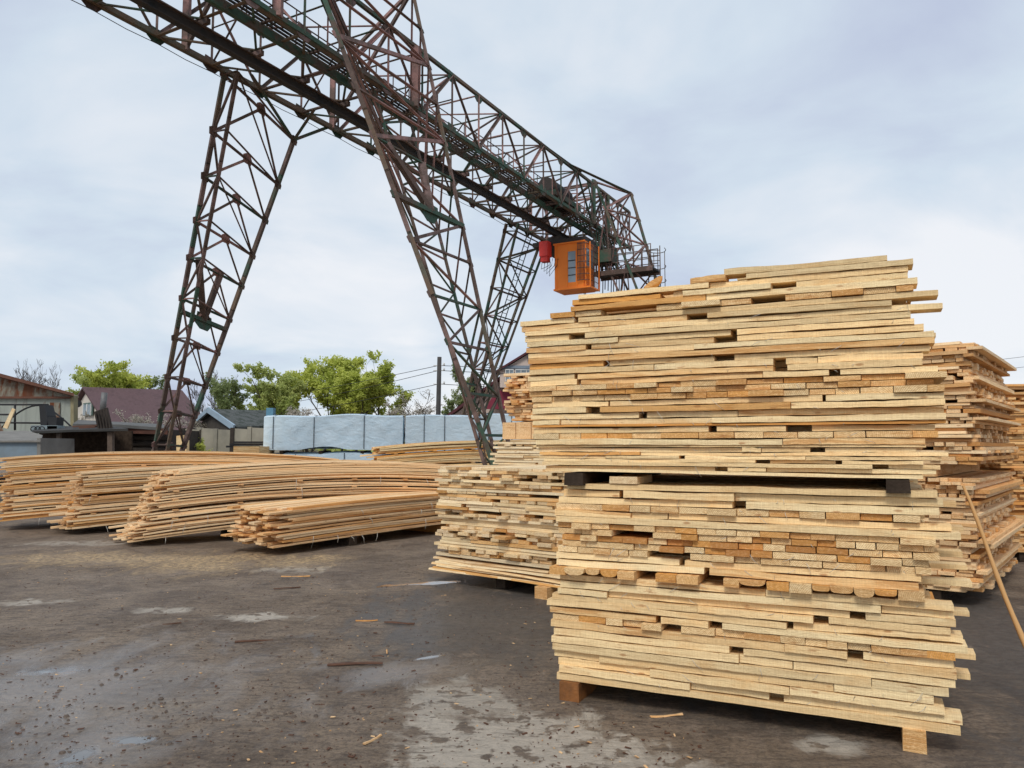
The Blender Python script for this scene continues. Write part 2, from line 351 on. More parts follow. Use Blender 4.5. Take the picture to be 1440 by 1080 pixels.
def tint(kind='p', rg=rnd):
    r = min(1, max(0, rg.gauss(.56, .16))); b = rg.random()
    if kind == 'p': g = rg.choice((0, 0, 0, 0, .04, .06, .09, .12, .20))
    elif kind == 'o': g = rg.uniform(.24, .56)
    elif kind == 'r': g = rg.uniform(.6, .95); r *= .9
    elif kind == 'm': g = rg.choice((0, 0, .1, .25, .35, .5, .75))
    else: g = .1
    return (r, g, b, 0)
ORD = ['', 'first', 'second', 'third', 'fourth', 'fifth', 'sixth', 'seventh', 'eighth', 'ninth', 'tenth', 'eleventh', 'twelfth', 'thirteenth', 'fourteenth', 'fifteenth', 'sixteenth', 'seventeenth', 'eighteenth', 'nineteenth', 'twentieth']
def ordn(n):
    if n <= 20: return ORD[n]
    t, u = divmod(n, 10); T = {2: 'twent', 3: 'thirt', 4: 'fort'}[t]
    return T+'ieth' if u == 0 else T+'y-'+ORD[u]
TALLY = {'n': 0}

# --- near double stack.  Its front face: P0 + e*a, back dir nb
PL = gp(785, 955, .12); PR = gp(1358, 1035, .12)
e_ = (PR-PL); e_.z = 0; e_.normalize(); nb = Vector((-e_.y, e_.x, 0))
P0 = Vector((PL.x, PL.y, 0))
def fa(px, py):                 # pixel of the photo -> (a, z) on the front face, used to size the rows of boards
    r = ray(px, py); o = Vector((0, 0, CAMH)); t = (P0-o).dot(nb)/r.dot(nb); q = o+r*t
    return (q-P0).dot(e_), q.z
DEPTH = 1.95
STACK = []                      # (mesh builder, start point, tint, course index, order, is_end_on, tier)
def near_tier(tier, z0, courses, rg):
    """courses bottom up: (type, thickness, left, right, pieces or colour)"""
    z = z0; fill = MB(); rows = []
    for ci, (typ, T, aL, aR, opt) in enumerate(courses):
        col = opt.get('c', 'p'); row = []
        aL += rg.uniform(-.012, .012)*opt.get('j', 1.2); aR += rg.uniform(-.02, .02)*opt.get('j', 1.2)
        tr = T*.90
        slope = opt.get('sl', 0)
        if typ == 'L':
            k = opt.get('n', rg.choice((1, 2, 2, 3))); cuts = opt.get('cut')
            if cuts is None:
                cuts = sorted(aL+(aR-aL)*rg.uniform(.12, .88) for _ in range(k-1))
                cuts = [(c, c+rg.choice((.003, .004, .004, .006, .035, .08))) for c in cuts]
            x = aL
            segs = []
            for c in cuts:
                if c[0]-x > .05: segs.append((x, c[0]))
                x = c[1]
            if aR-x > .04: segs.append((x, aR))
            for (x0, x1) in segs:
                mb = MB(); out = rg.uniform(-.018, .018)
                p = P0+e_*x0+nb*(out)+UP*z
                w_ = rg.uniform(.10, .17); wn = opt.get('w', rg.choice((.001, .002, .004, .008, .014)))
                tn = tint(col if rg.random() > .08 else 'o', rg)
                sg = (lambda t, x0=x0, x1=x1: opt['sag']((x0+(x1-x0)*t))) if 'sag' in opt else None
                board(mb, p, e_, nb, x1-x0, w_, tr*rg.uniform(.95, 1.0), tn, 18 if x1-x0 > .5 else 6, opt.get('warp', .0016), sg, wn, rg)
                row.append((mb, p, tn, x0, x1, False, ci))
            y = .19
            while y < DEPTH-.1:
                w_ = rg.uniform(.11, .18)
                l0 = aL+rg.uniform(-.02, .05); l1 = min(aR, 2.12 if tier == 'lower' else 2.05)+rg.uniform(-.06, .03)
                board(fill, P0+e_*l0+nb*y+UP*z, e_, nb, l1-l0, w_, tr, tint('p', rg), 1, 0, None, 0, rg)
                y += w_+rg.choice((.004, .01, .05))
        else:
            x = aL; ws = opt.get('ws', (.075, .15)); skip = opt.get('gap', .07)
            while x < aR-.03:
                w_ = min(rg.uniform(*ws), aR-x)
                if w_ < .03: break
                if rg.random() > skip or x == aL:
                    mb = MB(); out = opt.get('out', 0)+rg.uniform(-.016, .016)*opt.get('oj', 1)
                    if rg.random() < .08: out -= .03
                    p = P0+e_*x+nb*out+UP*z
                    kind = col if rg.random() < opt.get('cp', .6) else 'p'
                    tn = tint(kind, rg)
                    sg = opt['sag'](x) if 'sag' in opt else 0
                    if opt.get('round') and rg.random() < .5:
                        # slab with a rounded (bark side) underside
                        dpth = tr*rg.uniform(.6, .95); ex = rg.uniform(.35, .75); pr = [(w_*.5*(1-math.copysign(abs(math.cos(math.pi*k/8))**ex, math.cos(math.pi*k/8))), -dpth*math.sin(math.pi*k/8)**ex+tr*.98) if 0 < k < 8 else (w_*(k/8), tr*.98) for k in range(9)]; out -= rg.uniform(0, .03)
                        b0 = P0+e_*x+nb*out+UP*(z+sg)
                        b = len(mb.v); n = len(pr); te = (tn[0], tn[1], tn[2], 1)
                        mb.v.extend([tuple(b0+e_*q[0]+UP*q[1]) for q in pr]); mb.v.extend([tuple(b0+nb*1.8+e_*q[0]+UP*q[1]) for q in pr])
                        mb.face(list(range(b, b+n)), 0, pr, te); mb.face(list(range(b+n, b+2*n))[::-1], 0, pr, te)
                        for i in range(n):
                            j = (i+1) % n; mb.face([b+j, b+i, b+n+i, b+n+j], 0, [(0, i*.02), (0, i*.02+.02), (1.8, i*.02+.02), (1.8, i*.02)], tn)
                    else:
                        board(mb, p+UP*sg+e_*w_, nb, -e_, DEPTH-rg.uniform(0, .15), w_-rg.uniform(.001, .004), tr*rg.uniform(.93, 1), tn, 2, 0, None, opt.get('w', 0), rg)
                    row.append((mb, p, tn, x, x+w_, True, ci))
                x += w_+rg.choice((0, .001, .002, .003))
        rows.append(row); z += T
    fo = fill.build('stacked_boards', M_wood, None, tuple(P0+UP*z0))
    tag(fo, f'boards lying behind the front row inside the {tier} near stack', 'boards', kind='stuff')
    n = len(rows)
    for i, row in enumerate(rows):
        row.sort(key=lambda r: r[3])
        for j, (mb, p, tn, x0, x1, endon, ci) in enumerate(row):
            o = mb.build('board', M_wood, None, tuple(p))
            cname = 'red-brown' if tn[1] > .62 else 'orange' if tn[1] > .28 else 'pale yellow'
            kind = 'board end' if endon else ('long board' if x1-x0 > 1 else 'board edge')
            m = len(row)
            pos = 'the only one' if m == 1 else 'leftmost' if j == 0 else 'rightmost' if j == m-1 else ordn(j+1)+' from left'
            lay = 'top' if i == n-1 else 'bottom' if i == 0 else ordn(n-i)+' highest' if n-i <= n//2 else ordn(i+1)+' lowest'
            tag(o, f'{cname} {kind}, {pos}, {lay} layer, {tier} near stack', 'board', f'sawn boards of the {tier} near stack')
            TALLY['n'] += 1
    return z
rg = random.Random(21)
def lower_courses():
    # pixel row bands of the photo read from bottom to top
    c = []
    A0, A1 = .0, 2.235
    def L(T, aL=A0, aR=A1, **k): c.append(('L', T, aL, aR, k))
    def X(T, aL=A0, aR=A1, **k): c.append(('X', T, aL, aR, k))
    for (l, r, n) in ((.0, 2.22, 1), (.0, 2.22, 3), (-.01, 2.15, 3), (-.02, 2.13, 3), (-.03, 2.17, 2), (-.03, 2.22, 3), (-.04, 2.22, 2), (-.04, 2.22, 3)):
        L(.039, l, r, n=n, w=.008 if n == 3 else .003)
    X(.036, -.05, 2.2, cp=.25, c='o', ws=(.1, .2), w=.003, gap=.12)
    L(.036, -.05, 2.26, n=3); L(.034, -.06, 2.27, n=2, w=.014, warp=.006)
    L(.034, -.04, 2.22, n=3, w=.008)
    L(.036, .02, 2.24, n=3); L(.036, .02, 2.23, n=2); L(.034, .02, 2.22, n=2, w=.012)
    X(.046, -.03, 2.12, cp=.9, c='o', ws=(.09, .15), out=-.045, round=True, gap=.06)
    L(.034, .0, 2.08, n=2, w=.014, warp=.005); L(.034, .0, 2.1, n=2)
    X(.033, .0, 2.14, cp=.25, c='o', ws=(.1, .18), gap=.08)
    X(.033, .02, 2.14, cp=.4, c='r', ws=(.1, .17)); X(.033, .02, 2.15, cp=.4, c='r', ws=(.1, .17)); X(.031, .0, 2.13, cp=.35, c='r', ws=(.09, .18))
    X(.031, .0, 2.14, cp=.35, c='o', ws=(.1, .17), gap=.02)
    L(.034, .0, 2.26, n=1); L(.034, .0, 2.24, n=3)
    X(.034, .0, 2.17, cp=.45, c='o', ws=(.13, .18))
    L(.036, .02, 2.2, n=2); L(.04, .03, 2.2, n=3); L(.03, .08, 2.18, n=1, w=.01)
    return c
LC = lower_courses(); zz = sum(c[1] for c in LC); k = (1.365-.12)/zz
ztop = near_tier('lower', .12, [(t, T*k, a, b, o) for t, T, a, b, o in LC], rg)
def upper_courses():
    c = []
    def L(T, aL, aR, **k): c.append(('L', T, aL, aR, k))
    def X(T, aL, aR, **k): c.append(('X', T, aL, aR, k))
    L(.018, -.08, 2.10, n=1, w=.012, warp=.006); L(.024, -.08, 2.18, n=3, w=.004); L(.022, -.10, 2.20, n=2)
    X(.02, -.08, .9, ws=(.08, .2), cp=.2); c[-1] = ('L', .02, -.08, 2.1, dict(n=3)); L(.02, -.12, 2.18, n=4)
    L(.02, -.12, 2.21, n=2); L(.026, -.15, 2.08, n=4, w=.003); L(.014, -.16, 2.12, n=1, w=.01)
    L(.036, -.15, 2.12, n=2, cut=[(1.4, 1.404)]); X(.036, -.16, 2.18, cp=.65, c='o', ws=(.13, .24), gap=.05)
    L(.034, -.16, 2.18, n=2, cut=[(.98, 1.03), (1.42, 1.56)]); L(.016, -.16, 2.23, n=1, c='r', w=.01)
    L(.034, -.17, 2.24, n=2, cut=[(.02, .024), (1.0, 1.004)]); L(.036, -.18, 2.24, n=2, cut=[(.55, .6), (1.15, 1.154)])
    L(.036, -.18, 2.24, n=2, cut=[(.2, .3), (1.45, 1.455)]); L(.034, -.18, 2.24, n=2, cut=[(.35, .36), (1.62, 1.64)])
    X(.036, -.19, 2.23, cp=.6, c='o', ws=(.12, .2), gap=.02); X(.032, -.19, 2.22, cp=.7, c='o', ws=(.13, .2), gap=.02)
    X(.032, -.19, 2.24, cp=.55, c='o', ws=(.13, .22), gap=.02, w=.002)
    L(.034, -.19, 2.22, n=2, cut=[(.14, .17), (1.3, 1.304), (1.66, 1.72)]); L(.036, -.20, 2.14, n=2, cut=[(.12, .15), (1.36, 1.44)])
    L(.036, -.20, 2.14, n=2, cut=[(.65, .655), (1.36, 1.43), (1.6, 1.604)]); L(.034, -.2, 2.18, n=2, cut=[(.32, .36), (1.02, 1.14)])
    L(.036, -.21, 2.18, n=1); L(.034, -.21, 2.18, n=2, cut=[(.9, .904)]); L(.036, -.22, 2.14, n=3, cut=[(.2, .24), (1.02, 1.16)], w=.008)
    L(.034, -.22, 2.12, n=2, cut=[(.42, .424), (1.12, 1.16)]); L(.036, -.23, 2.08, n=2, cut=[(.08, .2)], w=.004)
    L(.032, -.24, 2.24, n=1); X(.034, -.05, 1.0, cp=.6, c='o', ws=(.13, .2)); c[-1] = ('L', .034, -.25, 2.0, dict(n=3, cut=[(.22, .225), (.86, .99)]))
    L(.034, -.26, 2.24, n=2, cut=[(.12, .15)]); 
    X(.034, -.05, 2.08, cp=.65, c='o', ws=(.16, .25), gap=.16); L(.036, .1, 2.12, n=2, cut=[(.98, .985)])
    L(.034, .12, 2.10, n=2, cut=[(.7, .78), (.84, .844), (1.36, 1.50)]); L(.034, .15, 2.08, n=1, cut=[(1.0, 1.004)])
    L(.034, .9, 2.10, n=2, cut=[(1.1, 1.22)]); L(.036, 1.1, 2.0, n=1)
    return c
UC = upper_courses(); zz = sum(c[1] for c in UC[:31]); k = (2.45-1.435)/zz
near_tier('upper', 1.435, [(t, T*k, a, b, o) for t, T, a, b, o in UC], rg)
def timber(label, p, D, Wd, L, W, T, mat, tn=(.5, .3, .5, 0), cat='timber', name='timber_bearer', group=None):
    mb = MB(); board(mb, Vector(p), D, Wd, L, W, T, tn, 3, 0, None, .004, rg)
    return tag(mb.build(name, mat, None, tuple(p)), label, cat, group)
timber('black tarred bearer under the left end of the upper near stack', P0+e_*.07-nb*.05+UP*1.352, nb, e_, 1.95, .125, .078, M_bearer)
timber('black tarred bearer under the right end of the upper near stack', P0+e_*1.93-nb*.05+UP*1.350, nb, e_, 1.95, .115, .078, M_bearer)
timber('brown wet bearer block under the left corner of the lower near stack', P0+e_*.02-nb*.03+UP*.0, nb, e_, 1.9, .13, .118, M_brownbearer)
timber('pale square bearer under the right end of the lower near stack', P0+e_*1.96-nb*.02+UP*.0, nb, e_, 1.9, .11, .118, M_wood)
timber('short thick offcut lying on top of the lower near stack', P0+e_*.36-nb*.01+UP*1.368, nb, e_, .35, .18, .05, M_wood3, (.6, .1, .5, 0), 'offcut', 'board_offcut')
# warped slab sticking up on the top of the upper stack
q0 = Vector(dp(905, 404, 5.2)); q1 = Vector(dp(948, 378, 4.9))
mb = MB(); d_ = (q1-q0).normalized(); pts = []
Ns = Vector((-.2, -1, .3)).normalized(); sd2 = d_.cross(Ns).normalized()
prof = [(0, -.002), (.03, .016), (.10, .030), (.17, .034), (.205, .020), (.215, .0), (.17, -.014), (.08, -.016)]
mb.slab([q0+d_*a+sd2*b for a, b in prof], -Ns*.05, 0, (.5, .45, .5, 0)); 
tag(mb.build('slab_offcut', M_wood, None, tuple(q0)), 'curved orange offcut sticking up from the top of the upper near stack', 'offcut')
fb = MB()
for i in range(170):
    z = rg.choice((rg.uniform(.14, 1.33), rg.uniform(1.47, 2.45))); a = rg.uniform(-.0, 2.1); p = P0+e_*a-nb*.012+UP*z
    l = rg.choice((.02, .03, .05, .09))*rg.uniform(.6, 1.2); ang_ = rg.uniform(-1.2, 1.2)
    d1 = e_*math.sin(ang_)*l-UP*math.cos(ang_)*l*.8; m_ = p+d1*.5-nb*rg.uniform(.004, .02)
    fb.tube([p, m_, p+d1+e_*rg.uniform(-.01, .01)], .0014, 3)
tag(fb.build('wood_fibres', M_strap, None, tuple(P0)), 'loose pale wood fibres hanging from sawn edges of the near stack', 'fibres', kind='stuff')
# protruding ends on the right side of the near stack
for i, (z, a, wd) in enumerate(((.34, .07, .035), (.42, .11, .04), (.63, .10, .036), (.78, .13, .038), (.86, .12, .036), (.99, .06, .04), (1.12, .08, .036), (1.25, .06, .038), (2.02, .03, .035), (2.28, .04, .035))):
    mb = MB(); tn = tint('p', rg); p = P0+e_*1.9+nb*(.25+.12*(i % 5))+UP*z
    if z > 1.4: p = p+e_*-.03
    board(mb, p, e_, nb, .335+a, .13, wd*.8, tn, 1, 0, None, 0, rg)
    o = mb.build('board', M_wood, None, tuple(p))
    tag(o, f'short board end jutting out of the right side, {ordn(i+1)} of ten counted upward', 'board', 'board ends jutting out on the right of the near stack')
    TALLY['n'] += 1

# ---------------------------------------------------------------- generic cross stack (middle and right stacks)
def cross_stack(root_label, corner, e2, W, D, tiers, mat, seed, wr=(.07, .16), ragged=.05, kinds='pom', maxparts=100, visible_side=0, cat='lumber stack', tmin=.018, tmax=.032, xprob=.55, lean=0., group=None):
    rg = random.Random(seed); e2 = Vector((e2[0], e2[1], 0)).normalized(); n2 = Vector((-e2.y, e2.x, 0)); corner = Vector(corner)
    root = empty('lumber_stack', tuple(corner), root_label, cat, group); parts = 0; rest = MB(); pend = []
    for (z0, z1) in tiers:
        z = z0; ci = 0
        while z < z1:
            T = rg.uniform(tmin, tmax); typ = 'X' if rg.random() < xprob else 'L'; tr = T*.9; off = ragged*rg.gauss(0, .5)+lean*(z-z0)
            if typ == 'L':
                y = rg.uniform(-ragged, ragged)*.5; first = True
                while y < D-.1:
                    w_ = rg.uniform(.09, .16); x = off+rg.uniform(-ragged, ragged)
                    while x < W-.1:
                        l = rg.choice((.5, .9, W, W))*rg.uniform(.8, 1.05); l = min(l, W+off+rg.uniform(-.02, ragged)-x)
                        if l < .08: break
                        tn = tint(rg.choice(kinds), rg); m = MB() if first else rest
                        yo = y+(rg.uniform(-.02, .02) if first else 0)
                        board(m, corner+e2*x+n2*yo+UP*z, e2, n2, l, w_, tr, tn, 4 if first else 1, .002 if first else 0, None, rg.choice((0, .004, .01)) if first else 0, rg)
                        if first: pend.append((m, l*T))
                        x += l+rg.choice((.004, .01, .06))
                    y += w_+.01; first = False
            else:
                x = off+rg.uniform(-ragged, ragged)
                while x < W+off:
                    w_ = rg.uniform(*wr); o_ = rg.gauss(0, ragged*.55)
                    if rg.random() > .1:
                        m = MB(); board(m, corner+e2*(x+w_)+n2*o_+UP*z, n2, -e2, D*rg.uniform(.94, 1.0), w_-.004, tr, tint(rg.choice(kinds), rg), 2, .002, None, rg.choice((0, 0, .004)), rg)
                        pend.append((m, w_*T))
                    x += w_+rg.choice((0, .004, .02))
            z += T; ci += 1
    pend.sort(key=lambda t: -t[1])
    for i, (m, a) in enumerate(pend):
        if i < maxparts: m.build('board', mat, root, tuple(corner))
        else:
            b = len(rest.v); rest.v += m.v; rest.f += [[b+k for k in f] for f in m.f]; rest.m += m.m; rest.uv += m.uv; rest.t += m.t; rest.smooth += m.smooth
    tag(rest.build('stacked_boards', mat, root, tuple(corner)), kind='stuff')
    return root, e2, n2
ANG = math.atan2(-1.2, 1.475)
E2 = (math.cos(ANG), math.sin(ANG))
c2 = gp(615, 797, .16); c2.z = 0
r_, e2v, n2v = cross_stack('pale ragged stack of short boards behind the left side of the near stack', c2, E2, 2.5, 1.9, [(.30, 1.33)], M_wood3, 5, ragged=.055, kinds='pppppom', maxparts=100, tmin=.030, tmax=.043, xprob=.68, wr=(.11, .2))
# splayed bottom slabs of the middle stack
for i in range(7):
    mb = MB(); z = .15+.02*i; p = c2+e2v*(-.04+.05*(i % 3))-n2v*(.10-.012*i)+UP*z
    d = (e2v+UP*rg.uniform(-.03, .02)+n2v*rg.uniform(0, .05)).normalized()
    board(mb, p, d, n2v, 2.3-.1*i, .14, .019, tint('m' if i else 'p', rg), 10, .012, None, .02, rg)
    tag(mb.build('slab_board', M_wood3, None, tuple(p)), f'long bark-edged slab under the pale ragged stack, {ordn(i+1)} from the ground', 'board', 'bark-edged slabs under the pale ragged stack')
for i in range(9):
    mb = MB(); z = .16+.015*i; p = c2+e2v*(.05+.2*i)+n2v*(.16)+UP*.17
    board(mb, p, n2v, e2v, 1.6, .15, .11+.02*(i % 2), tint('m', rg), 2, 0, None, .01, rg)
    mb.build('board', M_wood3, r_, tuple(p))
pb = gp(752, 842); timber('pale timber bearer jutting out under the middle of the pale ragged stack', pb, n2v, e2v, 1.6, .16, .13, M_wood4, (.6, .2, .5, 0))
pb = gp(697, 826); timber('dark timber bearer under the left part of the pale ragged stack', pb, n2v, e2v, 1.6, .14, .13, M_bearer)

# tall stacks on the right
cR = gp(1375, 838, .12); cR.z = 0
eR = Vector((math.cos(R(-39)), math.sin(R(-39)), 0)); nR = Vector((-eR.y, eR.x, 0))
wR = 2.2; cRl = cR-eR*wR
cross_stack('tall two-tier stack of mixed boards right behind the near stack', cRl, eR, wR, 3.0, [(.14, 1.28), (1.42, 2.66)], M_wood2, 11, ragged=.06, kinds='ppomp', maxparts=100, tmin=.03, tmax=.046, xprob=.5)
for i, (a, d) in enumerate(((1.75, 0), (.4, 0))):
    for z in (.0, 1.29):
        timber(f'{"pale" if z else "dark"} bearer {"between the tiers" if z else "on the ground"} of the tall right stack, {"outer" if i == 0 else "inner"} end', cRl+eR*a+UP*z, nR, eR, 2.9, .12, .125, M_wood2 if z else M_bearer)
cR2 = gp(1422, 778, .12); cR2.z = 0
cross_stack('orange-brown stack at the right edge behind the tall stack', cR2-Vector((.1, 0, 0)), (1, -.12, 0), 2.6, 2.6, [(.14, 2.45)], M_wood4, 13, ragged=.06, kinds='omop', maxparts=100, tmin=.028, tmax=.045, xprob=.5)
timber('dark bearer under the orange-brown stack at the right edge', cR2+Vector((.1, -.02, 0)), Vector((0, 1, 0)), Vector((1, 0, 0)), 2.4, .14, .13, M_bearer)
# the leaning pole
pf = gp(1484, 1015); pt = Vector((3.06, 5.25, 1.33)); mb = MB()
dd = pt-pf
mb.tube([pf+dd*t+Vector((.006*math.sin(9*t), 0, .005*math.cos(7*t))) for t in [i/12 for i in range(13)]], [.018-.008*i/12+.002*(i % 3 == 1) for i in range(13)], 8, 0, (.5, .35, .5, 0))
tag(mb.build('wooden_pole', M_wood3, None, tuple(pf)), 'thin peeled wooden pole leaning against the right side of the near stack', 'pole')

# stack 3, seen between the middle stack and the near stack: loose thin boards on thick beams
c3 = dp(703, 640, 12.6); c3.z = 0; e3 = (math.cos(R(-30)), math.sin(R(-30)))
cross_stack('rough stack of thin warped boards on thick beams behind the middle stack', c3+Vector((.12, 0, 0)), e3, 2.2, 1.5, [(2.02, 2.78)], M_wood2, 17, ragged=.10, kinds='ppmo', maxparts=70, tmin=.03, tmax=.05, xprob=.6, lean=.02)
cross_stack('low stack of boards carrying the thick beams behind the middle stack', c3+Vector((-.1, -.1, 0)), e3, 2.6, 1.5, [(.15, 1.68)], M_wood3, 18, ragged=.06, kinds='ppp', maxparts=50, tmin=.03, tmax=.045, xprob=.3)
E3 = Vector((*e3, 0)); N3 = Vector((-E3.y, E3.x, 0))
x = .05
for i in range(5):
    w_ = .24+.03*(i % 2); timber(f'thick squared beam end, {ordn(i+1)} from left in the row behind the middle stack', c3+E3*x+UP*1.72, N3, E3, 1.6, w_, .27, M_wood2, (.6, .2, .6, 0), 'beam', 'squared_beam', 'thick beams behind the middle stack'); x += w_+.015

# ---------------------------------------------------------------- long bundles of boards
def long_bundle(label, S0, S1, width, z0, H, bow, mat, seed, T=.026, colw=.13, ends=.16, ext=0, sticker_rows=(5, 10, 15, 20), tail=.0, kinds='ppmo', ncol_end=True, maxp=100, stag=None):
    rg = random.Random(seed); S0 = Vector((S0[0], S0[1], 0)); S1 = Vector((S1[0], S1[1], 0)); D = (S1-S0); L = D.length; D.normalize(); Wd = Vector((-D.y, D.x, 0))
    root = empty('board_bundle', tuple(S0), label, 'board bundle', 'long banded bundles of boards')
    rest = MB(); n = 0; z = z0; ci = 0; ncol = max(3, int(width/colw)); rows = []
    stk = MB()
    while z < z0+H:
        rows.append((z, T*rg.uniform(.85, 1.15)))
        z += rows[-1][1]*1.2; ci += 1
        if ci in sticker_rows:
            for t in (.06, .22, .38, .54, .70, .86):
                zz_ = z+bow(t); p = S0+D*(L*t)+Wd*-.015+UP*zz_
                stk.box(p, D*.09, Wd*(width), UP*.020, 0, (rg.uniform(.4, .7), .35, rg.random(), 0))
            z += .026
    items = []
    for ri, (z, t_) in enumerate(rows):
        fr = (z-z0)/H
        so_ = (stag(fr) if stag else 0)
        for c in range(ncol):
            x0 = so_+rg.uniform(-ends, ends)+(rg.uniform(-.3, 0) if rg.random() < .12 else 0); l = L-x0+rg.uniform(-.3, .3)
            wv = rg.uniform(-.02, .02) if c == 0 else rg.uniform(-.004, .004)
            pr = (0 if c == 0 else 1 if ri == len(rows)-1 else 2+c)
            items.append((pr, ri, c, z, t_, x0, l, wv))
    items.sort(key=lambda q: (q[0], -q[1]))
    for (pr, ri, c, z, t_, x0, l, wv) in items:
        m = MB() if n < maxp else rest
        ph = rg.uniform(-.01, .01)
        board(m, S0+D*x0+Wd*(c*width/ncol+wv)+UP*z, D, Wd, l, width/ncol-.006, t_, tint(rg.choice(kinds), rg), 14 if pr < 2 else 8, rg.uniform(0, .009), (lambda t, x0=x0, l=l, q=rg.uniform(-.012, .012): bow((x0+l*t)/L)+(q*math.sin(t*7+q*300) if pr < 2 else 0)), 0, rg)
        if n < maxp: m.build('board', mat, root, tuple(S0))
        n += 1
    if rest.f: tag(rest.build('stacked_boards', mat, root, tuple(S0)), kind='stuff')
    if stk.f: stk.build('stickers', mat, root, tuple(S0))
    # loose ends of pale binding twine
    for i in range(13):
        tw = MB()
        t = rg.uniform(.04, .9); z = z0+rg.uniform(0, .75)*H+bow(t); p = S0+D*(L*t)-Wd*.03+UP*z
        if rg.random() < .35: z = z0+bow(t); p.z = z
        ln = rg.uniform(.08, .2); dx = rg.uniform(-.06, .06)
        tw.tube([p, p-Wd*.03+D*dx*.5-UP*ln*.4, p-Wd*.02+D*dx-UP*ln], .004, 4)
        tw.build('twine', M_strap, root, tuple(S0))
    for i, t in enumerate((.22, .62)):
        p = S0+D*(L*t)-Wd*.02
        timber(f'timber bearer on the ground under the {label.split(",")[0]}, {"near" if i == 0 else "far"} one', p, Wd, D, width, .14, max(.08, z0+bow(t)-.005), M_wood4 if i == 1 else M_bearer, (.3, .5, .5, 0))
    return root
par = lambda hh, c=.5, k=1: (lambda t: hh*(1-((t-c)/max(c, 1-c))**2*k))
A0 = gp(398, 768, .14); A1 = gp(640, 738, .14)
dA = (A1-A0).normalized(); dA.z = 0
long_bundle('short front bundle, reddish boards', (A0.x, A0.y), (A0.x+dA.x*5.8, A0.y+dA.y*5.8), 1.15, .13, .56, par(.05), M_wood2, 31, T=.030, sticker_rows=(), ends=.2, kinds='ppmo')
dB = Vector((4.7, 3.0, 0)).normalized()
B0 = gp(205, 760, .10)
long_bundle('big curved bundle, second from the near stack', (B0.x, B0.y), (B0.x+dB.x*6.4, B0.y+dB.y*6.4), 1.25, .10, 1.04, par(.17), M_wood2, 32, T=.023, sticker_rows=(4, 9, 13, 18, 22), stag=lambda f: .5*f-.15, kinds='ppppmp')
C0_ = gp(95, 745, .10)
long_bundle('wide bundle with ragged square ends, third from the near stack', (C0_.x, C0_.y), (C0_.x+dB.x*6.0, C0_.y+dB.y*6.0), 1.2, .10, 1.0, par(.11), M_wood2, 33, T=.031, sticker_rows=(6, 14, 20), stag=lambda f: .25*f, kinds='ppo', ends=.12)
D0 = gp(-14, 742, .10)
dD = Vector((4.9, 2.2, 0)).normalized()
long_bundle('leftmost bundle, reaching the left edge of the photo', (D0.x, D0.y+.4), (D0.x+dD.x*6.1, D0.y+.4+dD.y*6.1), 1.25, .12, 1.22, par(.17, .45), M_wood2, 34, T=.028, sticker_rows=(5, 12, 18, 25), kinds='ppo')
long_bundle('rearmost low bundle, in front of the pale blue wrapped packs', (-3.1, 18.0), (2.5, 19.2), 1.3, .15, 1.45, par(.16, .55), M_wood, 35, T=.032, sticker_rows=(6, 14, 22, 30), kinds='ppo')

# ---------------------------------------------------------------- gantry crane
u_ = Vector((math.sin(R(28.6)), math.cos(R(28.6)), 0)); v_ = Vector((-u_.y, u_.x, 0)); CC = Vector((-5.05, 18.9, 0))
def G(s, o, z): return CC+u_*s+v_*o+UP*z
crane = empty('gantry_crane', tuple(CC), 'huge rusty lattice gantry crane standing over the yard with an orange cab', 'gantry crane')
cr_ = random.Random(3)
BW, ZL, ZT = 1.5, 10.8, 12.5
def plate(mb, c, a, b, s, mat, t=.02):
    n = a.cross(b).normalized(); k = s/2
    mb.slab([c-a*k*1.2-b*k*.5-n*t/2, c-a*k*.5-b*k-n*t/2, c+a*k*.6-b*k-n*t/2, c+a*k*1.2-b*k*.3-n*t/2, c+a*k*1.1+b*k*.6-n*t/2, c-a*k*.9+b*k*.8-n*t/2], n*t, mat)
s0, s1, pan = -14.0, 19.2, 1.51
K = [s0+i*(s1-s0)/22 for i in range(23)]
ch = MB(); br = MB(); gu = MB()
for o in (BW, -BW):
    for i in range(22):
        ch.angle(G(K[i], o, ZT), G(K[i+1], o, ZT), .14, .025, GR if cr_.random() < .6 else OL, flip=1 if o > 0 else -1)
        ch.angle(G(K[i], o, ZL), G(K[i+1], o, ZL), .14 if o > 0 else .16, .025, OL if o > 0 else GR, flip=1 if o > 0 else -1)
    ch.bar(G(s0, o*.55, ZL-.02), G(s1, o*.55, ZL-.02), .10, .18, GR) if o < 0 else None
    ch.bar(G(s0, o*.95, ZL+.02), G(s1, o*.95, ZL+.02), .08 if o > 0 else .12, .12, OL)
    for i in range(23):
        br.angle(G(K[i], o, ZL), G(K[i], o, ZT), .085, None, cr_.choice((BR, PK, GR, BR)))
        if i < 22:
            a, b = (ZL, ZT) if i % 2 else (ZT, ZL)
            br.angle(G(K[i], o, a), G(K[i+1], o, b), .12, None, cr_.choice((BR, PK, BR, GR)))
        gu_c = cr_.choice((GR, BR, GR)); gu = br
        plate(gu, G(K[i], o, ZT-.05), u_, UP, .36, gu_c); plate(gu, G(K[i], o, ZL+.05), u_, UP, .40, gu_c)
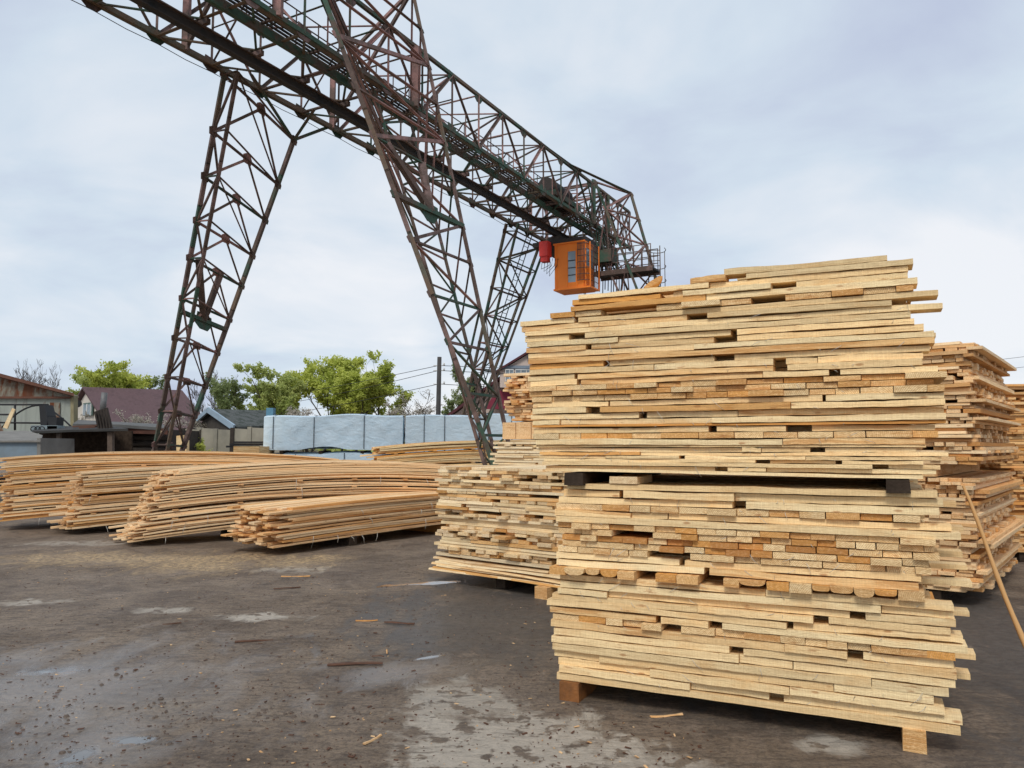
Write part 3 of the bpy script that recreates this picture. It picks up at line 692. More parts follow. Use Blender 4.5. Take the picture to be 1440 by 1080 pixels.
for i in range(23):
    br.angle(G(K[i], BW, ZT), G(K[i], -BW, ZT), .08, None, cr_.choice((BR, GR, PK)))
    br.angle(G(K[i], BW, ZL), G(K[i], -BW, ZL), .12, None, cr_.choice((OL, GR, BR)))
    if i % 2 == 0:      # inner sway frames
        br.angle(G(K[i], BW, ZL), G(K[i], 0, ZT), .075, None, BR); br.angle(G(K[i], -BW, ZL), G(K[i], 0, ZT), .075, None, PK)
        br.angle(G(K[i], BW, ZT-.75), G(K[i], -BW, ZT-.75), .06, None, BR)
    if i < 22:
        a = BW if i % 2 else -BW
        br.angle(G(K[i], a, ZT), G(K[i+1], -a, ZT), .07, None, cr_.choice((BR, GR, PK)))
        br.angle(G(K[i], a, ZL), G(K[i+1], 0, ZL), .09, None, OL); br.angle(G(K[i], -a, ZL), G(K[i+1], 0, ZL), .08, None, GR)
        m_ = (K[i]+K[i+1])/2
        br.angle(G(m_, -BW, (ZL+ZT)/2), G(K[i] if i % 2 else K[i+1], -BW, ZL), .06, None, BR); br.angle(G(m_, BW, (ZL+ZT)/2), G(K[i] if i % 2 else K[i+1], BW, ZL), .06, None, BR)
        br.angle(G(m_, -BW, (ZL+ZT)/2), G(m_, -BW, ZL), .05, None, PK)
girder = ch.build('bridge_girder', STEELS, crane, tuple(CC)); girder_pos = tuple(CC)
br.build('lattice_bracing', STEELS, girder, tuple(CC)); 
# monorail I-beam under the bridge
m = MB(); L_ = u_*(s1-s0)
m.box(G(s0, .09, 10.38), -v_*.18, L_, UP*.03, DK); m.box(G(s0, .09, 10.607), -v_*.18, L_, UP*.03, BR); m.box(G(s0, .02, 10.41), -v_*.04, L_, UP*.197, DK)
for i in range(0, 23):
    m.box(G(K[i]-.05, .22, 10.637), u_*.1, -v_*.44, UP*.12, BR)
m.build('monorail_beam', STEELS, crane, tuple(CC))
# service walkway with handrail inside the bridge, pipes and cables
m = MB()
for k in range(5): m.box(G(s0, -.62-.12*k, 11.02), -v_*.05, L_, UP*.04, OL if k in (0, 4) else DK)
for k in range(44): m.box(G(s0+.2+k*.755, -.6, 10.98), -v_*.62, u_*.06, UP*.038, BR)
wk = m.build('walkway', STEELS, crane, tuple(CC))
m = MB()
for z in (11.45, 11.75, 12.05): m.tube([G(s0, -.5, z), G(s1, -.5, z)], .018, 5, BR)
for i in range(44): s = s0+i*.755; m.tube([G(s, -.5, 11.0), G(s, -.5, 12.05)], .018, 5, BR)
for z in (11.9, 12.2): m.tube([G(s0, .9, z), G(6, .9, z)], .016, 5, DK)
m.build('handrail', STEELS, wk, tuple(CC))
m = MB()
for i in range(22):
    a, b = G(K[i], 1.45, 10.62), G(K[i+1], 1.45, 10.62); m.tube([a, (a+b)/2-UP*.03, b], .010, 4, DK)
m.build('power_cable', STEELS, crane, tuple(CC))

def lattice_leg(side, tops, foot_s, foot_o, levels, style, ladder=False):
    """tops: list of (s, o, z) of the chord tops [a, b, c, d]; the chords gather at the foot"""
    n = len(tops); fs = {2: .3}.get(n, .36)
    footp = [(-fs, .18), (-fs*.7, -.12), (fs, .18), (fs*.7, -.12)][:n] if n == 4 else [(-fs, .15), (-fs*.6, -.2), (fs, .1)]
    T = [G(*t) for t in tops]; B = [G(foot_s+a, (foot_o+b)*side, .75) for a, b in footp]
    ch, br = MB(), MB(); gu = br
    for i in range(n):
        big = .15 if i in (0, 2) else .12
        k = 10
        for j in range(k):
            ch.angle(T[i].lerp(B[i], j/k), T[i].lerp(B[i], (j+1)/k+.004), big, .028, cr_.choice((BR, BR, GR, OL) if style != 3 else (OL, OL, GR)), flip=side)
    at = lambda i, t: T[i].lerp(B[i], t)
    lv = levels
    for q, t in enumerate(lv):
        a, c_ = at(0, t), at(2, t); b = at(1, t)
        wthk = .11*(1-.35*t)
        col = cr_.choice((BR, PK, GR)); col2 = cr_.choice((BR, PK, GR, BR))
        if side < 0 and t < .4: col = col2 = PK
        br.angle(a, c_, wthk*1.2, None, GR if q % 3 == 2 and t > .4 else col)
        br.angle(b, at(n-1, t), wthk*.85, None, col2); br.angle(a, b, wthk*.7, None, col)
        if n == 4: br.angle(c_, at(3, t), wthk*.7, None, col)
        for pnt in (a, c_): plate(gu, pnt, (c_-a).normalized(), (B[0]-T[0]).normalized(), .25*(1-.3*t), cr_.choice((BR, GR, BR, PK)))
        if q+1 < len(lv):
            t2 = lv[q+1]; mid = (a+c_)/2
            if style == 1:        # K bracing from the middle of each strut
                br.angle(mid, at(0, t2), wthk, None, PK if q % 2 else BR); br.angle(mid, at(2, t2), wthk*.8, None, BR)
                br.angle(b, at(2, t2), wthk*.6, None, BR) if q % 2 == 0 else None; br.angle(a if q % 2 else b, at(1, t2) if q % 2 else at(0, t2), wthk*.7, None, BR)
                plate(gu, mid, (c_-a).normalized(), (B[0]-T[0]).normalized(), .3*(1-.3*t), PK)
            else:
                p, r = (0, 2) if q % 2 else (2, 0)
                br.angle(at(p, t), at(r, t2), wthk*1.25, None, col2 if style == 2 else OL)
                br.angle(at(1 if q % 2 else n-1, t), at(n-1 if q % 2 else 1, t2), wthk*.85, None, GR)
                br.angle(a if q % 2 else b, at(1, t2) if q % 2 else at(0, t2), wthk*.7, None, BR)
    leg = ch.build('lattice_leg', STEELS, crane, tuple(CC))
    # heavy V brace half way
    if style in (1, 2):
        t, t2 = (.42, .56) if style == 1 else (.445, .54)
        mid = (at(0, t2)+at(2, t2))/2; top = (at(0, t)+at(2, t))/2
        br.bar(top.lerp(at(2, t), .15), mid, .16, .1, BR); br.bar(at(0, t).lerp(top, .3), mid, .16, .1, BR); br.bar(at(0, t2), at(2, t2), .14, .1, GR)
        plate(gu, mid, (at(2, t2)-at(0, t2)).normalized(), UP, .5, GR)
    br.build('leg_bracing', STEELS, leg, tuple(CC)); 
    if ladder:
        m = MB(); a0 = T[0].lerp(T[2], .55)-v_*.2; b0 = B[0].lerp(B[2], .5)
        for d in (-.2, .2): m.tube([a0+u_*d, b0+u_*d], .022, 5, DK)
        for i in range(36): p = a0.lerp(b0, i/36); m.tube([p-u_*.2, p+u_*.2], .014, 4, DK)
        m.build('leg_ladder', STEELS, leg, tuple(CC))
    # travelling bogie on the rail
    m = MB(); f = G(foot_s, foot_o*side, 0)
    m.box(f-v_*.9-u_*.16+UP*.28, v_*1.8, u_*.32, UP*.34, DK); m.box(f-v_*.35-u_*.24+UP*.6, v_*.7, u_*.48, UP*.25, DK)
    bg_ = m.build('bogie', STEELS, leg, tuple(CC))
    for k in (-.65, .65):
        m = MB(); c0 = f+v_*k+UP*.26; m.tube([c0-u_*.07, c0+u_*.07], .22, 16, DK)
    return leg
lattice_leg(1, [(-1.55, 1.5, 10.75), (-1.5, 1.08, 10.75), (1.25, 1.9, 10.15)], .1, 5.35, [.0, .13, .235, .34, .43, .53, .63, .73, .82, .91, .985], 1)
lattice_leg(-1, [(-2.7, -1.35, 14.2), (.9, -1.2, 10.75), (2.3, -1.35, 14.2), (2.9, -.9, 10.75)], .1, 5.45, [.0, .1, .19, .28, .365, .445, .54, .613, .70, .775, .855, .92, .985], 2)
lattice_leg(1, [(12.9, 1.55, 10.75), (13.1, 1.1, 10.75), (16.1, 1.55, 10.75), (15.9, 1.1, 10.75)], 15.3, 5.3, [.03, .14, .25, .36, .47, .58, .69, .8, .9, .985], 3, True)
lattice_leg(-1, [(14.9, -1.56, 12.6), (15.1, -1.2, 10.75), (16.5, -2.55, 12.4), (16.6, -1.3, 10.75)], 16.0, 5.6, [.0, .1, .2, .3, .4, .52, .64, .76, .88, .985], 2)
# tie from the left leg head back to the bridge, portal cross frames
m = MB()
for (p, q) in ((G(1.25, 1.9, 10.15), G(2.2, 1.5, 10.8)), (G(-1.55, 1.5, 10.75), G(1.25, 1.9, 10.15)), (G(-1.25, .9, 10.75), G(1.25, 1.9, 10.15)), (G(1.25, 1.9, 10.15), G(1.0, .9, 10.75))): m.angle(p, q, .13, None, GR)
m.build('leg_tie', STEELS, crane, tuple(CC))
for s in (-2.7, 2.3, 14.9, 16.5):
    top = 14.2 if s < 5 else 12.5; m = MB()
    m.angle(G(s, -1.38, top), G(s, 1.5, ZT), .12, None, PK); m.angle(G(s, -1.38, top), G(s, 1.5, ZL), .12, None, BR); m.bar(G(s, -1.5, ZL), G(s, -1.5, ZT), .2, .16, PK if s < 5 else GR); m.bar(G(s, 1.45, ZL), G(s, 1.45, ZT), .16, .14, PK)
    m.build('portal_frame', STEELS, crane, tuple(CC))
m = MB()
m.angle(G(8.5, -1.5, ZT), G(13.6, -1.5, 12.62), .1, None, GR); m.angle(G(13.2, -1.56, 12.6), G(16.5, -2.55, 12.4), .12, None, OL); m.angle(G(12.3, -1.5, 12.55), G(16.5, -2.55, 12.46), .09, None, GR); m.angle(G(16.5, -2.55, 12.4), G(17.7, -1.5, ZT), .1, None, OL); m.angle(G(16.5, -2.55, 12.4), G(15.0, -1.5, ZL), .1, None, PK)
for t in range(5):
    s = 14.2+t*1.1
    m.angle(G(s, -1.5, ZT), G(s+.9, -1.55, ZL-.1), .09, None, cr_.choice((BR, PK, GR))); m.angle(G(s+.8, -1.5, ZT), G(s-.1, -1.5, ZL), .08, None, cr_.choice((BR, GR)))
    m.angle(G(19.1, -BW+t*.7, ZL), G(19.1, -BW+.7*t+.35, ZT), .08, None, BR)
m.build('end_bracing', STEELS, crane, tuple(CC))
# hoist trolley
m = MB()
m.box(G(14.0, .9, 9.92), -v_*2.4, u_*2.6, UP*.18, DK); m.box(G(14.2, .3, 10.1), -v_*.6, u_*.5, UP*.22, DK); m.box(G(15.8, .3, 10.1), -v_*.6, u_*.5, UP*.22, DK)
m.tube([G(15.5, -1.9, 9.5), G(15.5, -.2, 9.5)], .3, 16, GR); m.box(G(15.0, -1.4, 9.2), -v_*.8, u_*.9, UP*.5, GR); m.box(G(14.9, -1.3, 9.7), -v_*.3, u_*.5, UP*.21, DK)
m.tube([G(11.6, -.9, 11.55), G(13.4, -.9, 11.55)], .33, 14, DK); m.box(G(11.4, -.3, 11.07), -v_*1.1, u_*2.4, UP*.2, GR)
m.box(G(12.0, .1, 11.3), -v_*.4, u_*.9, UP*.5, GR)
hoist = m.build('hoist_trolley', STEELS, crane, tuple(CC))
m = MB()
for i in range(11):
    s = 15.6+.33*i; o = -1.2-.12*(i % 3); ln = 1.2+.5*cr_.random()
    m.tube([G(s, o, 9.8), G(s+.03, o, 9.8-ln*.5), G(s-.03, o, 9.6-ln)], .022, 5, DK)
m.tube([G(15.0, -1.0, 9.4), G(15.0, -1.0, 7.7)], .02, 5, DK); m.tube([G(15.15, -1.0, 9.4), G(15.15, -1.0, 7.7)], .02, 5, DK)
m.box(G(14.95, -.9, 7.45), -v_*.2, u_*.25, UP*.3, DK)
m.build('hoist_cables', STEELS, hoist, tuple(CC))
# orange operator cab
s_, o_, z_ = 14.0, -.12, 8.04; CWd, CDp, CHt = 1.32, 1.0, 1.83
m = MB(); t = .03
X, Y = -v_, u_
c0 = G(s_, o_, z_)
# shell: front wall (towards the near end) with a window opening, other walls, roof, floor
wx0, wx1, wz0, wz1 = .60, .94, .22, 1.5
m.box(c0, X*wx0, Y*t, UP*CHt); m.box(c0+X*wx1, X*(CWd-wx1), Y*t, UP*CHt); m.box(c0+X*wx0, X*(wx1-wx0), Y*t, UP*wz0); m.box(c0+X*wx0+UP*wz1, X*(wx1-wx0), Y*t, UP*(CHt-wz1))
m.box(c0+Y*t, X*t, Y*(CDp-2*t), UP*CHt); m.box(c0+Y*(CDp-t), X*CWd, Y*t, UP*CHt)
m.box(c0+X*(CWd-t)+Y*t, X*t, Y*(CDp-2*t), UP*.9); m.box(c0+X*(CWd-t)+Y*t+UP*1.65, X*t, Y*(CDp-2*t), UP*.2)
m.box(c0-X*.04-Y*.04-UP*.07, X*(CWd+.08), Y*(CDp+.08), UP*.068); m.box(c0-X*.05-Y*.05+UP*(CHt+.002), X*(CWd+.1), Y*(CDp+.1), UP*.06)
for k in (.02, CWd-.1): m.box(c0+X*k-Y*.022, X*.08, Y*.02, UP*CHt)
m.box(c0+X*(wx0-.07)-Y*.02, X*.06, Y*.018, UP*1.62); m.box(c0+X*(wx1+.01)-Y*.02, X*.06, Y*.018, UP*1.62)
cab = m.build('operator_cab', M_orange, crane, tuple(CC))
m = MB(); m.box(c0+X*wx0+Y*.01+UP*wz0, X*(wx1-wx0), Y*.01, UP*(wz1-wz0)); m.build('window', M_glass, cab, tuple(CC))
m = MB(); m.box(c0+X*(CWd-.02)+Y*.05+UP*.9, X*.008, Y*(CDp-.1), UP*.75); m.build('window', M_glass, cab, tuple(CC))
m = MB()
for z in (.5, .8, 1.1): m.box(c0+X*wx0-Y*.01+UP*z, X*(wx1-wx0), Y*.015, UP*.03)
m.build('window_bars', M_black, cab, tuple(CC))
m = MB()      # caged side balcony with bars
for k in range(6):
    for zz_ in (0,):
        p = c0+X*(1.08+.06*k)-Y*.10; m.tube([p+UP*.25, p+UP*1.8], .012, 4)
for z in (.25, .5, .75, 1.0, 1.25, 1.5, 1.75): m.tube([c0+X*1.05-Y*.10+UP*z, c0+X*1.42-Y*.10+UP*z, c0+X*1.56+Y*.05+UP*z, c0+X*1.56+Y*.9+UP*z], .016, 4)
for k in range(7): p = c0+X*1.56+Y*(.1+.13*k); m.tube([p-UP*.05, p+UP*1.75], .014, 4)
m.build('cage_bars', ST_brown, cab, tuple(CC))
m = MB(); m.box(c0+X*1.36-Y*.06-UP*.07, X*.24, Y*1.0, UP*.06)
for p in (c0+X*1.56-Y*.02, c0+X*1.56+Y*.9, c0+X*1.38-Y*.06): m.box(p, X*.04, Y*.04, UP*1.8)
m.build('cage_frame', M_orange, cab, tuple(CC))
m = MB(); m.box(G(s_-.35, .42, 9.4), -v_*.38, u_*.4, UP*.62); m.box(G(s_-.30, .38, 9.18), -v_*.30, u_*.3, UP*.22); m.build('control_box', M_red, cab, tuple(CC))
m = MB()
for k in range(4): p = G(s_-.2+.05*k, .35-.1*k, 9.2); m.tube([p, p-UP*(.3+.1*k)+v_*.05, p-UP*.2-v_*.3, p-v_*.35+UP*.1], .014, 5)
m.build('cables', M_black, cab, tuple(CC))
m = MB()      # maintenance platform reaching out sideways beside the cab
m.box(G(15.2, -1.3, 8.76), -v_*2.6, u_*.9, UP*.07, DK); m.box(G(15.15, -1.3, 8.66), -v_*2.6, u_*.06, UP*.2, BR); m.box(G(16.1, -1.3, 8.66), -v_*2.6, u_*.06, UP*.2, BR)
for z in (9.15, 9.45, 9.75): m.tube([G(15.18, -1.3, z), G(15.18, -3.85, z)], .02, 5, BR); m.tube([G(16.1, -1.3, z), G(16.1, -3.85, z)], .02, 5, BR)
for k in range(8):
    o = -1.35-.355*k; m.tube([G(15.18, o, 8.8), G(15.18, o, 9.75)], .02, 5, BR); m.tube([G(16.1, o, 8.8), G(16.1, o, 9.75)], .02, 5, BR)
for k in range(5): o = -1.4-.25*k; m.angle(G(15.3, o, 8.8), G(15.3+.2*k, -1.45, ZL), .07, None, GR); m.angle(G(16.0, o, 8.8), G(16.0+.1*k, -1.4, ZL), .07, None, BR)
m.build('maintenance_platform', STEELS, crane, tuple(CC))
m = MB()      # hooped ladder
HS, HO = -3.85, -1.35
_G = G
def G(s, o, z): return _G(s+HS, o+HO, z)
for d in (0, .45): m.tube([G(19.9+d*.3, -2.1-d, 7.9), G(19.9+d*.3, -2.1-d, 9.9)], .022, 5, OL)
for k in range(9): z = 7.95+.22*k; m.tube([G(19.9, -2.1, z), G(20.03, -2.55, z)], .014, 4, OL)
for z in (8.5, 9.1, 9.8):
    c_ = G(20.1, -2.3, z); m.tube([c_+u_*.75*math.cos(a)-v_*.42*math.sin(a) for a in [math.pi*j/8-math.pi/2 for j in range(9)]], .016, 4, OL)
for a in (-.6, 0, .6): m.tube([G(20.1+.75*math.cos(a), -2.3-.42*math.sin(a), 7.9), G(20.1+.75*math.cos(a), -2.3-.42*math.sin(a), 9.8)], .016, 4, OL)
m.build('hooped_ladder', STEELS, crane, tuple(CC))
G = _G
# ---------------------------------------------------------------- pale blue wrapped packs
def tarp_mat():
    M = NT('pale_blue_wrap'); P = M.obj(); f = M.noise(M.vec(P, (1.2, 1.2, 2.2), rot=(0, R(35), 0)), 2.2, 3, .5, .8); g = M.noise(M.vec(P, (1, 1, 1.6), rot=(0, R(-40), 0)), 3.5, 3, .5, .6)
    rv = M.n('ObjectInfo').outputs['Random']
    c = M.mix(rv, (.68, .81, .87), (.60, .77, .88)); c = M.mix(M.math('MULTIPLY', M.ramp(f, (.4, 0), (.6, 1)), .2), c, (.78, .84, .86))
    return M.fin(c, .42, M.bump(M.math('ADD', f, g), .5, .05), spec=.45)
M_tarp = tarp_mat()
def pack(label, p, D, L, Wd, z0, z1, seed, straps, drape=True):
    rg = random.Random(seed); p = Vector(p); D = Vector(D).normalized(); N_ = Vector((-D.y, D.x, 0)); root = empty('wrapped_pack', tuple(p), label, 'wrapped pack', 'pale blue wrapped lumber packs')
    nx, nz, ny = int(L*16), 16, 8; verts = []; m = MB(); H = z1-z0
    def disp(x, y, z, side):
        t = min(abs(x-s)*1.0 for s in straps+[0, L]); sagv = min(1, t/.6)
        xs_ = sorted(straps+[0, L]); lo = max([q for q in xs_ if q <= x+1e-6]); hi = min([q for q in xs_ if q >= x-1e-6]); wl = max(hi-lo, .01); tt = (x-lo)/wl
        fan = math.sin(9*math.atan2(H-z+.05, (min(tt, 1-tt))*wl*1.1+.08)+seed)       # folds fan out of the upper strap corners
        sg = .020*fan*min(1, (H-z)/H*2+.1)+.03*mnoise.noise(Vector((x*1.1+z, z*1.2-x*.6, seed)))
        return sg*sagv+.05*sagv*(1-z/H)
    def grid(fn, nu, nv):
        b = len(m.v)
        for j in range(nv+1):
            for i in range(nu+1): m.v.append(tuple(fn(i/nu, j/nv)))
        for j in range(nv):
            for i in range(nu): m.face([b+j*(nu+1)+i, b+j*(nu+1)+i+1, b+(j+1)*(nu+1)+i+1, b+(j+1)*(nu+1)+i], 0, None, (.5, 0, .5, 0), True)
    top = lambda x: .03*math.sin(x*1.3+seed)+.02*math.sin(x*3)
    def bot(x): return -.04*abs(math.sin(x*1.1+seed)) + (.08*max(0, math.sin(x*2.1+seed)) if drape else 0)
    grid(lambda a, c: p+D*(L*a)-N_*disp(L*a, 0, H*c, 0)*(1-(c > .999))+UP*(z0+(H+top(L*a))*c+bot(L*a)*(1-c)), nx, nz)
    grid(lambda a, c: p+D*(L*a)+N_*(Wd*c)+UP*(z1+top(L*a)+.06*math.sin(math.pi*c)), nx, ny)
    grid(lambda a, c: p+D*(L*(1-a))+N_*(Wd+disp(L*a, 0, H*c, 1)*(c < .999))+UP*(z0+(H+top(L*(1-a)))*c), nx, nz)
    grid(lambda a, c: p+N_*(Wd*(1-a))-D*.03*math.sin(math.pi*c)*(0 < a < 1)+UP*(z0+(H+top(0)+.06*math.sin(math.pi*a)*0)*c), 6, nz)
    grid(lambda a, c: p+D*L+N_*(Wd*a)+D*.03*math.sin(math.pi*c)*(0 < a < 1)+UP*(z0+(H+top(L))*c), 6, nz)
    m.poly([p+UP*z0, p+D*L+UP*z0, p+D*L+N_*Wd+UP*z0, p+N_*Wd+UP*z0])
    m.build('wrap', M_tarp, root, tuple(p))
    for s in straps:
        m = MB(); m.box(p+D*(s-.02)-N_*.02+UP*z0, D*.022, -N_*.012, UP*(H+top(s))); m.box(p+D*(s-.02)-N_*.02+UP*(z1+top(s)+.065), D*.035, N_*Wd, UP*.01); m.build('strap', M_strapd, root, tuple(p))
    return root
pk = dp(370, 635, 24.0); dt = Vector((1, .10, 0)).normalized()
pack('upper pale blue wrapped pack at the left end of the row', (pk.x, 24.0, 0), dt, 4.3, 1.3, 1.53, 2.55, 4, [.3, 1.55, 3.1])
pack('lower pale blue wrapped pack at the left end of the row', (pk.x+.1, 24.0, 0), dt, 4.3, 1.3, .2, 1.36, 5, [.9, 2.4], False)
pk2 = dp(562, 635, 24.6)
pack('middle pale blue wrapped pack with crumpled cover, just right of the left one', (pk.x+4.36, 24.46, 0), dt, 2.3, 1.3, .35, 2.55, 6, [.6, 1.25])
pack('bluer wrapped pack in the row behind the crane foot, left of two', (pk.x+6.75, 24.7, 0), dt, 1.75, 1.3, .35, 2.58, 7, [.25, 1.0])
pack('bluer wrapped pack in the row behind the crane foot, right of two', (pk.x+8.6, 24.9, 0), dt, 3.2, 1.3, .35, 2.60, 8, [.5, 1.4])
pr_ = dp(610, 590, 29)
pack('highest blue wrapped pack standing behind the row, before the maroon-roofed house', (pr_.x+.6, 29, 0), Vector((1, .1, 0)), 4.5, 1.4, .3, 2.74, 9, [1.2, 2.6])
for i, s in enumerate((.4, 1.6, 2.9, 4.0)):
    timber(f'dark spacer timber between the two left wrapped packs, {ordn(i+1)} from left', (pk.x+.1+s*.99, 24.0+s*.1, 1.37), Vector((0, 1, 0)), Vector((1, 0, 0)), 1.3, .1, .1, M_bearer, group='spacers between the wrapped packs', name='spacer_timber')
    # packs rest on ground bearers
m = MB(); m.box((pk.x+.05, 23.9, .0), (4.2, .42, 0), (0, 1.2, 0), UP*.16, 0); tag(m.build('timber_bearer', M_bearer), 'dark bearer on the ground under the left wrapped packs', 'timber')

# ---------------------------------------------------------------- buildings
M_corr = NT('corrugated_weathered_sheet')
def corrugated(name, base, rustc, rust_amt, scale=1.2, pitch=14, dark=.0):
    M = NT(name); P = M.obj(); uvn = M.n('UVMap').outputs[0]
    wv = M.n('TexWave', wave_type='BANDS', bands_direction='X'); M.set(wv.inputs['Vector'], uvn); wv.inputs['Scale'].default_value = pitch
    n = M.noise(M.vec(P, (1, 1, .35)), scale*1.6, 6, .65, .3); n2 = M.noise(M.vec(P, (2.5, 2.5, .2)), 2.4, 4, .6)
    c = M.mix(M.ramp(n, (.62-rust_amt*.4, 0), (.70-rust_amt*.4, 1)), base, rustc)
    c = M.mix(M.math('MULTIPLY', M.ramp(n2, (.45, 0), (.7, 1)), .45), c, tuple(x*.55 for x in base))
    return M.fin(c, .75, M.bump(wv.outputs['Fac'], .7, .05), spec=.3)
M_hall = corrugated('weathered_green_white_sheet', (.56, .60, .53), (.24, .11, .055), .12)
M_hallr = corrugated('rusted_sheet', (.40, .37, .29), (.24, .075, .03), .42)
M_roofrust = simple('rusty_roof_edge', (.16, .07, .045), .8, .3)
def part(mb, name, mat, root): return mb.build(name, mat, root, tuple(root.location))
hall = empty('corrugated_hall', tuple(dp(50, 640, 30)*1), 'old corrugated metal hall with rust-streaked gable at the left edge', 'hall')
Y0 = 30.0
def W(px, py, Y): return dp(px, py, Y)
back = Vector((-7.6, 12, 0))
m = MB(); m.slab([W(-160, 660, Y0), W(100, 660, Y0), W(100, 557, Y0), W(-160, 557, Y0)], back, 0); part(m, 'wall', M_hall, hall)
m = MB(); m.slab([W(-160, 558, Y0-.06), W(101, 558, Y0-.06), W(101, 555.5, Y0-.06), W(0, 529, Y0-.06), W(-160, 487, Y0-.06)], Vector((0, .5, 0)), 0); part(m, 'gable', M_hallr, hall)
m = MB(); m.slab([W(-160, 484, Y0-.4), W(0, 525, Y0-.4), W(104, 553, Y0-.4), W(104, 557, Y0-.4), W(0, 530, Y0-.4), W(-160, 489, Y0-.4)], back*1.05, 0); part(m, 'roof', M_roofrust, hall)
m = MB(); m.slab([W(99, 660, Y0-.1), W(103.5, 660, Y0-.1), W(103.5, 556, Y0-.1), W(99, 556, Y0-.1)], Vector((0, .3, 0))); part(m, 'corner_post', simple('ochre_post', (.30, .26, .15), .8), hall)
m = MB()
for x0, x1, y0_, y1_ in ((70, 84, 566, 600), ): m.slab([W(x0, y1_, Y0-.06), W(x1, y1_, Y0-.06), W(x1, y0_, Y0-.06), W(x0, y0_, Y0-.06)], Vector((0, .04, 0)))
part(m, 'patch_sheet', M_hallr, hall)
m = MB(); 
for y in (573, ): m.bar(W(-10, 559, Y0-.1), W(100, 559, Y0-.1), .08, .08)
part(m, 'gable_trim', M_roofrust, hall)

# pipe frame with arched hoops
fr = empty('pipe_frame', tuple(W(30, 640, 27)), 'black pipe frame with arched bars standing in front of the corrugated hall', 'frame')
m = MB(); Yf = 27
for a, b in (((-20, 569), (68, 569)), ((21, 569), (21, 605)), ((66, 569), (66, 600)), ((-20, 594), (60, 595)), ((-20, 583), (22, 583))):
    m.tube([W(*a, Yf), W(*b, Yf)], .035, 6)
m.tube([W(3+52*t/10, 601-31*math.sin(math.pi*t/20)**.9, Yf) for t in range(11)], .03, 6)
m.tube([W(55+47*t/10, 570+32*(t/10)**1.5, Yf) for t in range(11)], .03, 6)
part(m, 'pipes', M_black, fr)
# grey-blue steel skip
M_skip = simple('blue_grey_steel', (.20, .27, .33), .7, .25, 2, (.14, .15, .14))
sk = empty('steel_container', tuple(W(20, 650, 22)), 'low blue-grey steel container at the left edge behind the bundles', 'container')
m = MB(); m.slab([W(-60, 660, 22), W(52, 660, 22), W(52, 619, 22), W(-60, 619, 22)], Vector((0, 1.5, 0))); part(m, 'body', M_skip, sk)
m = MB(); m.slab([W(-60, 619.5, 21.9), W(57, 619.5, 21.9), W(60, 612, 22.6), W(40, 606, 24), W(-60, 607, 24)], UP*-.05); m.slab([W(52, 660, 21.95), W(57, 660, 21.95), W(57, 616, 21.95), W(52, 616, 21.95)], Vector((0, 1.7, 0))); part(m, 'rim', simple('grey_rim', (.22, .21, .19), .8), sk)
# open lean-to shelter
M_felt = simple('dark_roof_felt', (.045, .043, .040), .85, .3, 2)
M_oldwood = simple('old_dark_wood', (.052, .040, .032), .9, .4, 4, bump=.4)
sh = empty('open_shelter', tuple(W(105, 650, 24)), 'low open shelter with a sagging dark roof on wooden posts', 'shelter')
m = MB(); m.slab([W(45, 610, 23.6), W(98, 607.5, 23.6), W(180, 606, 23.6), W(150, 601, 26.5), W(48, 603, 26.5)], UP*.07); part(m, 'roof', M_felt, sh)
m = MB(); m.slab([W(55, 660, 26.3), W(185, 660, 26.3), W(185, 606, 26.3), W(55, 606, 26.3)], Vector((0, .1, 0))); part(m, 'shade_dark_rear_wall', M_bearer, sh)  # near-black wall colour stands in for the shade under the roof
for x in (83, 156):
    m = MB(); m.bar(W(x, 668, 23.8), W(x, 608, 23.8), .11 if x < 100 else .15); part(m, 'post', simple('grey_brown_post', (.14, .10, .075), .85, .3, 5) if x == 83 else bpy.data.materials['grey_brown_post'], sh)
# clutter on the shelter
m = MB(); m.slab([W(132, 579, 24), W(151, 573, 24.2), W(158, 602, 24), W(137, 603, 24)], Vector((0, .04, 0)))
for k in range(5): a = W(134+4*k, 579-1.2*k, 23.97); b = W(139+4*k, 602, 23.97); m.bar(a, b, .03)
tag(m.build('roofing_sheet', M_oldwood, None, tuple(W(140, 600, 24))), 'dark corrugated roofing sheet propped upright on the shelter roof', 'sheet')
m = MB(); m.slab([W(55, 571, 25), W(62, 569, 25), W(66, 584, 25), W(68, 602, 25), W(57, 600, 25)], Vector((0, .5, 0))); m.box(W(66, 602, 25), (.3, 0, 0), (0, .4, 0), UP*.35)
tag(m.build('scrap_machine', M_black, None, tuple(W(60, 600, 25))), 'black scrap machine part standing beside the pipe frame', 'machine')
mc = empty('metal_machine', tuple(W(62, 607, 24.6)), 'small pale blue-grey machine lying on the shelter roof edge', 'machine')
m = MB(); m.box(W(43, 607, 24.6), (.85, 0, 0), (0, .4, 0), UP*.2); m.box(W(66, 606, 24.6), (.32, 0, 0), (0, .4, 0), UP*.16); part(m, 'housing', simple('pale_machine_grey', (.25, .31, .33), .6, .3, 5), mc)
m = MB(); c_ = W(52, 603, 24.5)
for k in range(3): m.tube([c_+Vector((.13*k-.1+.09*math.cos(a), -.02, .07*math.sin(a))) for a in [j*math.pi/5 for j in range(11)]], .018, 5)
part(m, 'pulleys', M_black, mc)
m = MB(); m.slab([W(4, 601, 26.5), W(10, 603, 26.5), W(21, 576, 26.5), W(17, 574, 26.5)], Vector((0, .05, 0))); tag(m.build('plank', M_wood3, None, tuple(W(10, 600, 26.5))), 'pale plank leaning behind the pipe frame at the left edge', 'plank')
